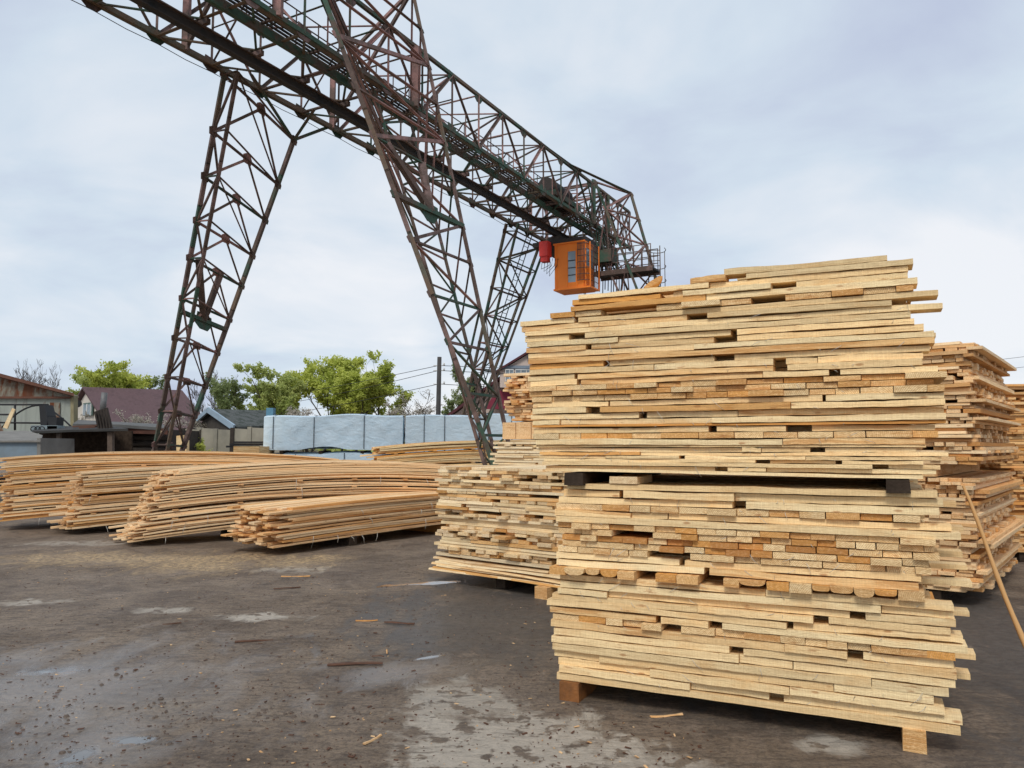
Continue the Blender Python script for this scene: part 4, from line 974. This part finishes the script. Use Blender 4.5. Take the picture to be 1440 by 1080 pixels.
for i, (x0, x1, y) in enumerate(((103, 140, 600), (112, 135, 602))):
    m = MB(); m.bar(W(x0, y, 24.4), W(x1, y-2, 24.4), .1, .05); tag(m.build('scrap_board', simple('reddish_scrap', (.14, .07, .05), .9), None, tuple(W(x0, y, 24.4))), f'{"longer" if i == 0 else "shorter"} reddish scrap board lying on the shelter roof', 'board')
# dark log shed
ls = empty('log_shed', tuple(W(190, 650, 27)), 'dark log shed with a low felt roof behind the left crane leg', 'shed')
m = MB()
for k in range(9):
    z = .15+.22*k; m.tube([W(150, 640, 27)*1+Vector((0, 0, 0)), ] and [Vector((W(150, 640, 27).x, 27, z)), Vector((W(232, 640, 27).x, 27.4, z))], .115, 8)
m.slab([Vector((W(150, 640, 27).x, 27.1, 0)), Vector((W(232, 640, 27).x, 27.5, 0)), Vector((W(232, 640, 27).x, 27.5, 2.2)), Vector((W(150, 640, 27).x, 27.1, 2.2))], Vector((0, 2.5, 0)))
part(m, 'log_wall', M_oldwood, ls)
m = MB(); m.slab([W(102, 600, 26.6), W(165, 601, 26.6), W(238, 606, 26.8), W(228, 600, 29.6), W(110, 594, 29.6)], UP*.1); part(m, 'roof', simple('grey_felt', (.13, .13, .125), .85, .3, 2), ls)
m = MB(); m.bar(W(108, 603.5, 26.7), W(236, 607, 26.8), .06, .2); part(m, 'fascia', simple('dark_red_fascia', (.11, .045, .03), .85, .4, 3), ls)
# brown-roofed house
M_broof = corrugated('brown_purple_metal_roof', (.155, .095, .100), (.125, .078, .082), .2, 1.0, 5)
M_plaster = simple('cream_plaster', (.62, .57, .50), .85, .08, 1.5)
ho = empty('house', tuple(W(140, 650, 58)), 'cream house with brown-purple metal roof behind the left crane leg', 'house')
A = W(123, 549, 58); Bq = W(162, 610, 54.5); Cq = W(106, 577, 60); rdir = Vector((.87, .5, 0))*6.6
B0q = Vector((Bq.x, Bq.y, 0)); C0q = Vector((Cq.x, Cq.y, 0))
m = MB(); m.slab([C0q, B0q, Bq, A, Cq], rdir*.97, 0); part(m, 'wall', M_plaster, ho)
nrm = Vector((.35, -.35, .5))
over = -rdir.normalized()*.35
m = MB(); m.slab([A+over+UP*.12, A+rdir+UP*.12, Bq+rdir+(Bq-A)*.06+UP*.12, Bq+over+(Bq-A)*.06+UP*.12], UP*.14, 0)
m.slab([A+over+UP*.12, Cq+over+(Cq-A)*.06+UP*.12, Cq+rdir+(Cq-A)*.06+UP*.12, A+rdir+UP*.12], UP*.14, 0); part(m, 'roof', M_broof, ho)
wd = (Bq-Cq); wd.z = 0; wd.normalize(); wn = wd.cross(UP)
wc = W(125, 576, 57.6)
m = MB(); fw, fh = .95, .85; m.box(wc-wd*fw+wn*.02-UP*fh*.55, wd*fw*2, wn*.08, UP*fh*1.15); fm_ = part(m, 'window_frame', simple('grey_green_frame', (.10, .16, .14), .6), ho)
m = MB(); m.box(wc-wd*.75+wn*.11-UP*.42, wd*.62, wn*.03, UP*.8); m.box(wc+wd*.1+wn*.11-UP*.42, wd*.62, wn*.03, UP*.8); m.build('pane', M_glass, fm_, tuple(ho.location))
m = MB(); m.box(wc-wd*.8+wn*.10-UP*.46, wd*.06, wn*.07, UP*.88); m.box(wc-wd*.06+wn*.10-UP*.46, wd*.12, wn*.07, UP*.88); m.box(wc+wd*.74+wn*.10-UP*.46, wd*.06, wn*.07, UP*.88); m.build('sash', M_white, fm_, tuple(ho.location))
m = MB(); m.tube([W(144, 582, 52), W(147, 552, 52)], .2, 8); tag(m.build('stove_pipe', simple('zinc_pipe', (.16, .16, .16), .5), None, tuple(W(144, 582, 52))), 'grey stove pipe rising in front of the brown-purple roof', 'chimney pipe')
m = MB(); c_ = W(109, 568, 56); m.tube([c_, c_+Vector((.1, -.12, 0)), c_+Vector((.15, -.2, 0))], [.05, .24, .26], 14)
tag(m.build('satellite_dish', M_black, None, tuple(c_)), 'black round dish at the left eave of the cream house', 'dish')
# concrete fence
M_conc = simple('stained_concrete', (.36, .33, .26), .9, .35, .9, (.18, .17, .14), bump=.3)
pw0 = W(234, 640, 33); pw1 = W(400, 640, 31)
cf = empty('concrete_fence', (pw0.x, pw0.y, 0), 'stained concrete panel fence behind the crane leg and the grey-roofed shed', 'fence')
dcf = (Vector((pw1.x, pw1.y, 0))-Vector((pw0.x, pw0.y, 0))); nseg_ = 7; 
for k in range(nseg_):
    a = Vector((pw0.x, pw0.y, 0))+dcf*(k/nseg_); m = MB(); h = 2.32+.03*(k % 3)
    m.slab([a+dcf*.004, a+dcf*(1/nseg_-.004), a+dcf*(1/nseg_-.004)+UP*(h-.04), a+dcf*.004+UP*h], Vector((.02, .12, 0))); part(m, 'concrete_panel', M_conc, cf)
    m = MB(); m.box(a+Vector((-.08, -.08, 0)), (.16, 0, 0), (0, .14, 0), UP*(h+.03)); part(m, 'fence_post', M_oldwood if k in (1, 4) else M_conc, cf)
# small shed with grey slate roof
M_slate = corrugated('mossy_grey_slate', (.115, .125, .118), (.05, .062, .05), .35, 2.2, 7)
M_bluew = simple('faded_blue_boards', (.33, .43, .52), .8, .2, 2)
sl = empty('slate_roof_shed', tuple(W(330, 650, 36)), 'small shed with mossy grey slate roof and pale blue trim', 'shed')
a0 = W(296, 578, 36); a1 = W(383, 580, 39); b0 = W(332, 603, 34.6); b1 = W(402, 601, 37.4); cL = W(280, 592, 37)
m = MB(); m.slab([a0, a1, b1, b0], UP*.1); m.slab([a0, cL, cL+(a1-a0), a1], UP*.1); part(m, 'roof', M_slate, sl)
m = MB(); g0 = Vector((b0.x-.3, b0.y+.15, 0)); g1 = Vector((cL.x+.15, cL.y, 0))
m.slab([g1, g0, Vector((g0.x, g0.y, b0.z-.05)), a0-UP*.1+Vector((.1, .1, 0)), Vector((g1.x, g1.y, cL.z-.05))], (a1-a0)*.97); part(m, 'wall', simple('dark_shed_boards', (.07, .06, .05), .9, .3, 3), sl)
m = MB(); m.bar(a0+Vector((-.06, -.1, .05)), b0+Vector((-.06, -.1, .05)), .1, .26); m.bar(a0+Vector((-.06, -.1, .05)), cL+Vector((-.06, -.1, .05)), .1, .2); part(m, 'bargeboard', M_bluew, sl)
m = MB(); m.box(W(374, 588, 37.5), (.34, 0, 0), (0, .4, 0), UP*.5); part(m, 'roof_vent', simple('blue_vent', (.13, .30, .42), .7), sl)
# pieces of timber near the crane foot
for i, (x0, x1, y0_, y1_) in enumerate(((248, 256, 612, 642), (256.5, 262, 619, 642))):
    m = MB(); m.slab([W(x0, y1_, 26), W(x1, y1_, 26), W(x1, y0_, 26), W(x0, y0_+1, 26)], Vector((.05, .12, 0)))
    tag(m.build('upright_offcut', M_wood, None, tuple(W(x0, y1_, 26))), f'{"taller" if i == 0 else "shorter"} pale offcut standing upright near the left crane foot', 'offcut')
m = MB(); m.box(W(328, 640, 23), (.75, .05, 0), (0, 1.5, 0), UP*.26, 0, (.5, .2, .5, 0)); tag(m.build('timber_block', M_wood, None, tuple(W(328, 640, 23))), 'yellow timber pile end beside the left wrapped pack', 'timber')
for i in range(3):
    m = MB(); a = W(318+5*i, 628-3*i, 24.2); m.bar(a, a+Vector((.95, .3, 0)), .3, .06); tag(m.build('dark_plank', M_black, None, tuple(a)), f'dark plank lying left of the wrapped packs, {["lowest", "middle", "topmost"][i]} of three', 'plank')
m = MB(); a = W(214, 636, 23); m.tube([a, W(226, 606, 23)], .035, 6); tag(m.build('stake', M_wood3, None, tuple(a)), 'thin pale stake leaning at the left crane foot', 'stake')

# maroon-roofed house on the right
M_mar = simple('maroon_roof', (.10, .026, .034), .7, .2, 2); M_beige = simple('pink_beige_siding', (.66, .54, .47), .85, .1, 2)
M_redwall = simple('crimson_wall', (.23, .03, .055), .75, .15, 2)
hr = empty('house', tuple(W(700, 650, 40)), 'pink-beige house with maroon gables behind the right crane leg', 'house')
Yh = 40.0
m = MB(); m.slab([W(632, 660, Yh), W(860, 660, Yh), W(860, 588, Yh), W(745, 505, Yh), W(632, 588, Yh)], Vector((.6, 8, 0)), 0); part(m, 'wall', M_beige, hr)
m = MB(); m.slab([W(622, 592, Yh-.5), W(745, 502, Yh-.5), W(868, 592, Yh-.5), W(868, 588, Yh-.5), W(745, 498, Yh-.5), W(622, 588, Yh-.5)], Vector((.7, 9, 0))); part(m, 'roof', M_mar, hr)
m = MB(); m.slab([W(703, 545, Yh-1.2), W(797, 545, Yh-1.2), W(797, 522, Yh-1.2), W(750, 494, Yh-1.2), W(703, 522, Yh-1.2)], Vector((0, 2, 0))); part(m, 'attic_wall', M_beige, hr)
m = MB(); m.slab([W(697, 524, Yh-1.4), W(750, 492, Yh-1.4), W(803, 524, Yh-1.4), W(803, 521, Yh-1.4), W(750, 488.5, Yh-1.4), W(697, 521, Yh-1.4)], Vector((0, 2.4, 0))); part(m, 'attic_roof', M_mar, hr)
m = MB(); m.slab([W(702, 519, Yh-1.25), W(797, 519, Yh-1.25), W(797, 514, Yh-1.25), W(702, 514, Yh-1.25)], Vector((0, .1, 0))); part(m, 'trim', simple('grey_blue_trim', (.22, .27, .33), .7), hr)
m = MB(); m.slab([W(680, 575, Yh-.7), W(760, 575, Yh-.7), W(760, 549, Yh-.7), W(700, 549, Yh-.7)], Vector((0, .3, 0))); part(m, 'balcony_wall', M_redwall, hr)
for (x0, x1) in ((711, 722), (725, 748), (752, 766)):
    m = MB(); m.slab([W(x0, 535, Yh-1.3), W(x1, 535, Yh-1.3), W(x1, 520, Yh-1.3), W(x0, 520, Yh-1.3)], Vector((0, .08, 0))); wf = part(m, 'window', M_glass, hr)
    m = MB(); k = x0
    while k <= x1+.1:
        m.slab([W(k-.5, 536, Yh-1.36), W(k+.5, 536, Yh-1.36), W(k+.5, 519, Yh-1.36), W(k-.5, 519, Yh-1.36)], Vector((0, .05, 0))); k += (x1-x0)/(2 if x1-x0 < 15 else 3)
    for y in (536, 527, 520): m.slab([W(x0-.4, y, Yh-1.38), W(x1+.4, y, Yh-1.38), W(x1+.4, y-1, Yh-1.38), W(x0-.4, y-1, Yh-1.38)], Vector((0, .02, 0)))
    m.build('sash', M_white, wf, tuple(hr.location))
m = MB(); m.slab([W(742, 508, Yh-1.3), W(748, 508, Yh-1.3), W(748, 501, Yh-1.3), W(742, 501, Yh-1.3)], Vector((0, .08, 0))); part(m, 'attic_vent', simple('dark_vent', (.05, .07, .12), .6), hr)

# utility pole and wires
up_ = empty('utility_pole', tuple(W(615, 650, 36)), 'dark wooden utility pole between the trees and the right crane leg', 'utility pole')
b = W(614.5, 640, 36); b.z = 0
m = MB(); m.tube([b, W(618, 502, 36)], [.13, .10], 8); part(m, 'pole', simple('weathered_pole', (.075, .07, .068), .9, .3, 2), up_)
m = MB()
for y in (514, 521, 540): c_ = W(617, y, 36); m.tube([c_+Vector((-.25, 0, 0)), c_+Vector((.25, 0, 0))], .025, 5); m.tube([c_+Vector((.25, 0, 0)), c_+Vector((.25, 0, .12))], .045, 6)
part(m, 'insulators', M_white, up_)
for i, (y0_, y1_, x1) in enumerate(((514, 560, 330), (521, 575, 330), (540, 588, 330))):
    a = W(617, y0_, 36); bq = W(x1, y1_, 66); m = MB()
    m.tube([a.lerp(bq, t/16)-UP*.3*math.sin(math.pi*t/16) for t in range(17)], .014, 4)
    tag(m.build('power_line', M_black, None, tuple(a)), f'thin {["upper", "middle", "lower"][i]} power line running left from the utility pole', 'power line')
    bq = W(1500, y0_-20+8*i, 60); m = MB(); m.tube([a.lerp(bq, t/16)-UP*1.0*math.sin(math.pi*t/16) for t in range(17)], .014, 4)
    tag(m.build('power_line', M_black, None, tuple(a)), f'thin {["upper", "middle", "lower"][i]} power line running right behind the near stack', 'power line')

# ---------------------------------------------------------------- trees
def leaf_mat(name, c1, c2):
    M = NT(name); at = M.n('Attribute', attribute_name='tint'); sc = M.n('SeparateColor'); M.set(sc.inputs[0], at.outputs['Color'])
    c = M.mix(sc.outputs[0], c1, c2); M.fin(c, .6, spec=.25)
    tr = M.n('BsdfTranslucent'); M.set(tr.inputs[0], c); mxs = M.n('MixShader'); mxs.inputs[0].default_value = .5
    out = [n for n in M.t.nodes if n.type == 'OUTPUT_MATERIAL'][0]; M.t.links.new(M.b.outputs[0], mxs.inputs[1]); M.t.links.new(tr.outputs[0], mxs.inputs[2]); M.t.links.new(mxs.outputs[0], out.inputs[0]); return M.m
LF_spring = leaf_mat('spring_leaves', (.36, .42, .07), (.70, .73, .18)); LF_mid = leaf_mat('grey_green_leaves', (.32, .39, .10), (.58, .62, .22))
LF_pale = leaf_mat('pale_green_leaves', (.20, .26, .09), (.38, .43, .20)); LF_blossom = leaf_mat('blossom', (.42, .38, .30), (.66, .60, .52)); LF_dark = leaf_mat('dark_needles', (.02, .035, .02), (.05, .075, .035))
M_bark = simple('grey_brown_bark', (.085, .068, .052), .9, .3, 3); M_bark2 = simple('grey_twigs', (.16, .145, .135), .9, .2, 3)
def tree(label, px, Y, ypx_top, halfw, kind='leafy', leaf=LF_spring, seed=1, dens=1.0, name='tree', ybot=None, lsize=.16, trunk0=.25, bark=None, group='trees behind the yard', spread=.8, cat='tree'):
    rg = random.Random(seed); base = dp(px, 640, Y); base.z = 0; top = dp(px, ypx_top, Y); H = top.z; RW = halfw/F*Y
    root = empty(name, tuple(base), label, cat, group)
    m = MB(); tips = []; tr = MB()
    def grow(p, d, L, r, dep):
        n = 4; pts = [p]; rs = [r]
        for i in range(n):
            d = (d+Vector((rg.gauss(0, .12), rg.gauss(0, .12), rg.gauss(.03, .06)))).normalized(); p = p+d*L/n; pts.append(p); rs.append(max(.022 if kind == 'bare' else .012, r*(1-.5*(i+1)/n)))
        (tr if dep == 0 else m).tube(pts, rs, 6 if dep < 2 else 3, 0, (.5, 0, .5, 0), False)
        if dep >= 3: tips.extend(pts[1:])
        if dep == 2: tips.extend(pts[3:])
        if dep >= (4 if kind == 'bare' else 3): return
        k = (7, 5, 4, 4)[dep] if kind != 'bare' else (8, 6, 4, 3)[dep]
        for j in range(k):
            t = rg.uniform(trunk0 if dep == 0 else .25, 1.0); i = min(n-1, int(t*n)); q = pts[i].lerp(pts[i+1], t*n-i)
            az_ = rg.uniform(0, 6.28); sprd = spread*(1.1 if dep else 1)
            nd = (d*.7+Vector((math.cos(az_), math.sin(az_), .15))*sprd).normalized()
            grow(q, nd, L*rg.uniform(.42, .62)*(1.15-.35*t if dep == 0 else 1), rs[i]*.5, dep+1)
    grow(base, Vector((rg.gauss(0, .03), 0, 1)), H*.72, H*.017+.03, 0)
    # fit into the crown envelope: scale the branch cloud to the photo's height and width
    P = np.array(m.v+[tuple(t) for t in tips]); c = np.array(base)
    ext = np.percentile(np.abs(P[:, 0]-c[0]), 91); hz = P[:, 2].max()
    kx, kz = RW/max(ext, .1), H/hz
    def fit(v): return (c[0]+(v[0]-c[0])*kx, c[1]+(v[1]-c[1])*kx, v[2]*kz)
    m.v = [fit(v) for v in m.v]; tr.v = [(c[0]+(v[0]-c[0]), v[1], v[2]*kz) for v in tr.v]
    # keep limbs attached: shift handled by building trunk with the same fit
    tr.v = [fit(v) if abs(kx-1) < .6 else v for v in tr.v]
    bk = bark or M_bark
    tk = tr.build('trunk', bk, root, tuple(base)); m.build('branches', bk, tk, tuple(base))
    if kind != 'bare':
        lf = MB(); per = int(15*dens+.5); vv = []
        # clump brightness varies by noise from tip to tip
        for ti, t in enumerate(tips):
            t = Vector(fit(t)); g = .5+.5*mnoise.noise(t*.7)+rg.uniform(-.2, .2)
            if mnoise.noise(t*.6+Vector((seed, 0, 0))) < -.42: continue
            for _ in range(per):
                q = t+Vector((rg.gauss(0, .26), rg.gauss(0, .26), rg.gauss(0, .2)))*RW*.30
                a = Vector((rg.gauss(0, 1), rg.gauss(0, 1), rg.gauss(0, 1))).normalized(); b_ = a.orthogonal().normalized(); s_ = lsize*.54*rg.uniform(.6, 1.3)
                k0 = len(lf.v); lf.v.extend([tuple(q-a*s_), tuple(q+b_*s_*.6), tuple(q+a*s_), tuple(q-b_*s_*.6)])
                lf.face([k0, k0+1, k0+2, k0+3], 0, None, (min(1, max(0, g+rg.uniform(-.25, .25))), 0, 0, 1))
        lf.build('crown', leaf, root, tuple(base))
    return root
# left group
for i, (x, yt, hw) in enumerate(((28, 506, 20), (58, 503, 22), (84, 508, 14), (-8, 512, 20))):
    tree(f'{["wide bare tree above the left end of", "tallest bare tree behind", "narrow bare tree with a bird nest behind", "bare tree cut by the left photo edge behind"][i]} the corrugated hall roof', x, 62, yt, hw, 'bare', seed=40+i, bark=M_bark2, name='bare_tree', spread=.62)
tree('thin grey-green tree between the bare trees and the brown-roofed house', 118, 60, 513, 30, leaf=LF_mid, seed=51, dens=.7, lsize=.17)
tree('bright spring-green tree, left one above the brown-purple roof', 150, 62, 512, 26, leaf=LF_spring, seed=52, dens=.9, lsize=.19)
tree('bright spring-green tree, right one above the brown-purple roof', 184, 62, 513, 30, leaf=LF_spring, seed=53, dens=.9, lsize=.19)
tree('small pale green tree just left of the left crane leg', 222, 66, 530, 14, leaf=LF_pale, seed=54, dens=.6)
tree('loose grey-green tree just right of the left crane leg', 302, 48, 527, 30, leaf=LF_pale, seed=55, dens=.55, lsize=.13, trunk0=.3)
tree('bare birch-like tree behind the loose grey-green tree', 318, 55, 520, 15, 'bare', seed=56, bark=M_bark2, name='bare_tree', spread=.5)
tree('thin bare tree close to the left crane leg, right side', 272, 55, 532, 16, 'bare', seed=57, bark=M_bark2, name='bare_tree', spread=.5)
# centre group
tree('darker grey-green tree at the left of the large green group', 372, 50, 514, 30, leaf=LF_mid, seed=61, dens=1.5, lsize=.17, trunk0=.12, spread=.6)
tree('broad bright green tree, second from left in the large green group', 416, 52, 503, 36, leaf=LF_spring, seed=62, dens=1.35, lsize=.18)
tree('broad bright green tree in the middle of the large green group', 456, 52, 500, 38, leaf=LF_spring, seed=63, dens=1.4, lsize=.18)
tree('tall bright green tree, second from right in the large green group', 502, 50, 497, 34, leaf=LF_spring, seed=64, dens=1.2, lsize=.17, trunk0=.35)
tree('bright green tree leaning out at the right end of the large green group', 532, 50, 513, 28, leaf=LF_spring, seed=65, dens=1.0, lsize=.16, trunk0=.3)
tree('slender green tree low between the first two trees of the large green group', 394, 49, 528, 24, leaf=LF_mid, seed=81, dens=1.1, lsize=.15, trunk0=.15)
tree('slim green tree filling the gap right of the middle of the large green group', 480, 54, 512, 28, leaf=LF_spring, seed=82, dens=1.2, lsize=.17)
tree('pinkish blossoming fruit tree left of the utility pole', 583, 40, 549, 32, leaf=LF_blossom, seed=66, dens=.28, lsize=.07, trunk0=.15, name='fruit_tree', spread=.9)
tree('low twiggy fruit tree right next to the utility pole foot', 548, 42, 562, 20, leaf=LF_blossom, seed=67, dens=.3, lsize=.07, trunk0=.15, name='fruit_tree', spread=.9)
tree('weeping pale green birch right of the utility pole', 641, 46, 508, 18, leaf=LF_pale, seed=68, dens=.8, lsize=.12, trunk0=.2, bark=M_bark2, name='birch_tree', spread=.5)
tree('dark spruce behind the maroon-roofed house', 672, 50, 530, 9, leaf=LF_dark, seed=69, dens=1.6, lsize=.2, trunk0=.1, name='spruce_tree', spread=.5)
tree('white blossoming bush above the left wrapped pack', 432, 36, 572, 28, leaf=LF_blossom, seed=70, dens=1.1, lsize=.06, trunk0=.05, name='blossoming_bush', spread=1.0, cat='bush')
tree('pale blossoming bush in front of the brown-purple roof', 178, 33, 576, 22, leaf=LF_blossom, seed=71, dens=.35, lsize=.06, trunk0=.05, name='blossoming_bush', spread=1.0, cat='bush')
tree('grey twiggy bush behind the concrete fence', 270, 37, 580, 32, leaf=LF_blossom, seed=72, dens=.4, lsize=.06, trunk0=.05, name='blossoming_bush', spread=1.0, cat='bush')
tree('small pale bush between the corrugated hall and the cream house', 109, 40, 578, 10, leaf=LF_blossom, seed=75, dens=.5, lsize=.06, trunk0=.05, name='blossoming_bush', spread=1.0, cat='bush')
tree('yellow-green bush growing against the concrete fence', 281, 30, 604, 18, leaf=LF_spring, seed=73, dens=.7, lsize=.06, trunk0=.05, name='bush', spread=.9, cat='bush')
tree('small green bush at the base of the left crane leg', 246, 31, 608, 10, leaf=LF_mid, seed=74, dens=.5, lsize=.06, trunk0=.05, name='bush', spread=.8, cat='bush')

# far low vegetation along the horizon
def hedge():
    rg = random.Random(5); m = MB()
    for i in range(9000):
        x = rg.uniform(-120, 160); y = 95+rg.uniform(0, 10); h = 2.3+1.2*mnoise.noise(Vector((x*.12, 0, 0))); z = rg.uniform(0, h)
        s_ = rg.uniform(.25, .5); k0 = len(m.v); a = Vector((rg.gauss(0, 1), rg.gauss(0, .4), rg.gauss(0, 1))).normalized()*s_; b_ = a.orthogonal().normalized()*s_
        q = Vector((x, y, z)); m.v.extend([tuple(q-a), tuple(q+b_), tuple(q+a), tuple(q-b_)]); m.face([k0, k0+1, k0+2, k0+3], 0, None, (rg.random(), 0, 0, 1))
    tag(m.build('distant_scrub', LF_mid), 'far low scrub along the horizon behind the yard', 'scrub', kind='stuff')
hedge()

# ---------------------------------------------------------------- litter
M_barkchip = simple('dark_bark_chip', (.13, .060, .034), .85, .4, 30)
def litter():
    rg = random.Random(9)
    m = MB()
    for i in range(3600):
        py = 745+335*rg.random()**1.0; px = rg.uniform(-20, 1000 if py > 850 else 640)
        p = gp(px, py)
        if (p-P0).dot(nb) > -.05 and (p-P0).dot(e_) > -.05: continue
        if rg.random() < .45 and not (-7 < p.x < -2 and 9 < p.y < 12.5): continue
        a = rg.uniform(0, 6.28); D = Vector((math.cos(a), math.sin(a), rg.uniform(-.1, .1))); Wd = Vector((-math.sin(a), math.cos(a), 0)); l = rg.uniform(.004, .016)*rg.choice((1, 1, 1, 2.2)); w_ = l*rg.uniform(.15, .5)
        z = .018*mnoise.noise(Vector((p.x, p.y, 0))*.5)+.004
        k = rg.random(); tn = (rg.uniform(0, .3), 1, .3, 0) if k < .86 else (rg.uniform(0, .5), .2, rg.random(), 0)
        nf0 = len(m.f)
        board(m, Vector((p.x, p.y, z)), D, Wd, l, w_, .003, tn, 1, 0, None, 0, rg)
        if k < .86: m.m = m.m[:len(m.m)-(len(m.f)-nf0)]+[1]*(len(m.f)-nf0)
    tag(m.build('wood_chips', [M_wood2, M_barkchip]), 'scattered bark crumbs and wood chips over the muddy ground', 'wood chips', kind='stuff')
    m = MB()       # clods of mud
    for i in range(600):
        c = rg.choice(((150, 1045, 130, 30), (330, 1010, 160, 22), (600, 855, 110, 28), (470, 880, 200, 60), (250, 930, 260, 90), (120, 1000, 150, 60), (580, 800, 60, 25)))
        p = gp(rg.gauss(c[0], c[2]*.55), max(750, rg.gauss(c[1], c[3]*.6)))
        if (p-P0).dot(nb) > -.1 and (p-P0).dot(e_) > -.1: continue
        s_ = rg.uniform(.003, .009)*rg.choice((1, 1, 1.7)); z = .018*mnoise.noise(Vector((p.x, p.y, 0))*.5)
        b = len(m.v); n = 6
        for k in range(n): a = 2*math.pi*k/n; rr = s_*rg.uniform(.7, 1.4); m.v.append((p.x+rr*math.cos(a)*1.4, p.y+rr*math.sin(a), z-.004))
        for k in range(n): a = 2*math.pi*k/n; rr = s_*rg.uniform(.4, .8); m.v.append((p.x+rr*math.cos(a)*1.4, p.y+rr*math.sin(a), z+s_*rg.uniform(.25, .6)))
        for k in range(n): k2 = (k+1) % n; m.face([b+k, b+k2, b+n+k2, b+n+k], 0, None, (.5, 0, .5, 0), True)
        m.face([b+n+k for k in range(n)], 0, None, (.5, 0, .5, 0), True)
    tag(m.build('mud_clods', simple('wet_mud', (.125, .092, .070), .7, .4, 20)), 'small clods of wet mud along the wheel tracks', 'mud', kind='stuff')
litter()
STK = [(513, 1050, .16, 65, 'm', 'pale splinter lying near the bottom edge of the photo, left of the dry patch'), (540, 925, .10, 160, 'r', 'dark red bark piece left of the long puddle'), (915, 1010, .20, 8, 'o', 'orange bark strip in front of the near stack'),
       (255, 877, .25, 200, 'r', 'thin dark stick lying left of the dry pale patch'), (330, 905, .3, 15, 'r', 'dark stick lying below the dry pale patch'), (385, 830, .3, 30, 'r', 'brown stick lying beyond the dry pale patch'),
       (545, 920, .08, 100, 'o', 'small orange-brown bark chip left of the long puddle'), (395, 812, .35, 5, 'o', 'reddish stick close to the sawdust'), (540, 877, .28, -8, 'r', 'dark stick right of the dry pale patch'), (500, 875, .2, 12, 'm', 'pale stick right of the dry pale patch'),
       (460, 937, .4, 5, 'r', 'long dark twig in the middle of the muddy ground')]
for (px, py, l, a, k, lab) in STK:
    p = gp(px, py); m = MB(); D = Vector((math.cos(R(a)), math.sin(R(a)), 0)); board(m, p+UP*.006, D, Vector((-D.y, D.x, 0)), l, l*.09, .008, tint(k, rg), 5, .004, None, .006, rg)
    tag(m.build('wood_splinter', M_barkchip if k == 'r' else M_wood2, None, tuple(p)), lab, 'splinter')
print('near boards', TALLY['n'])
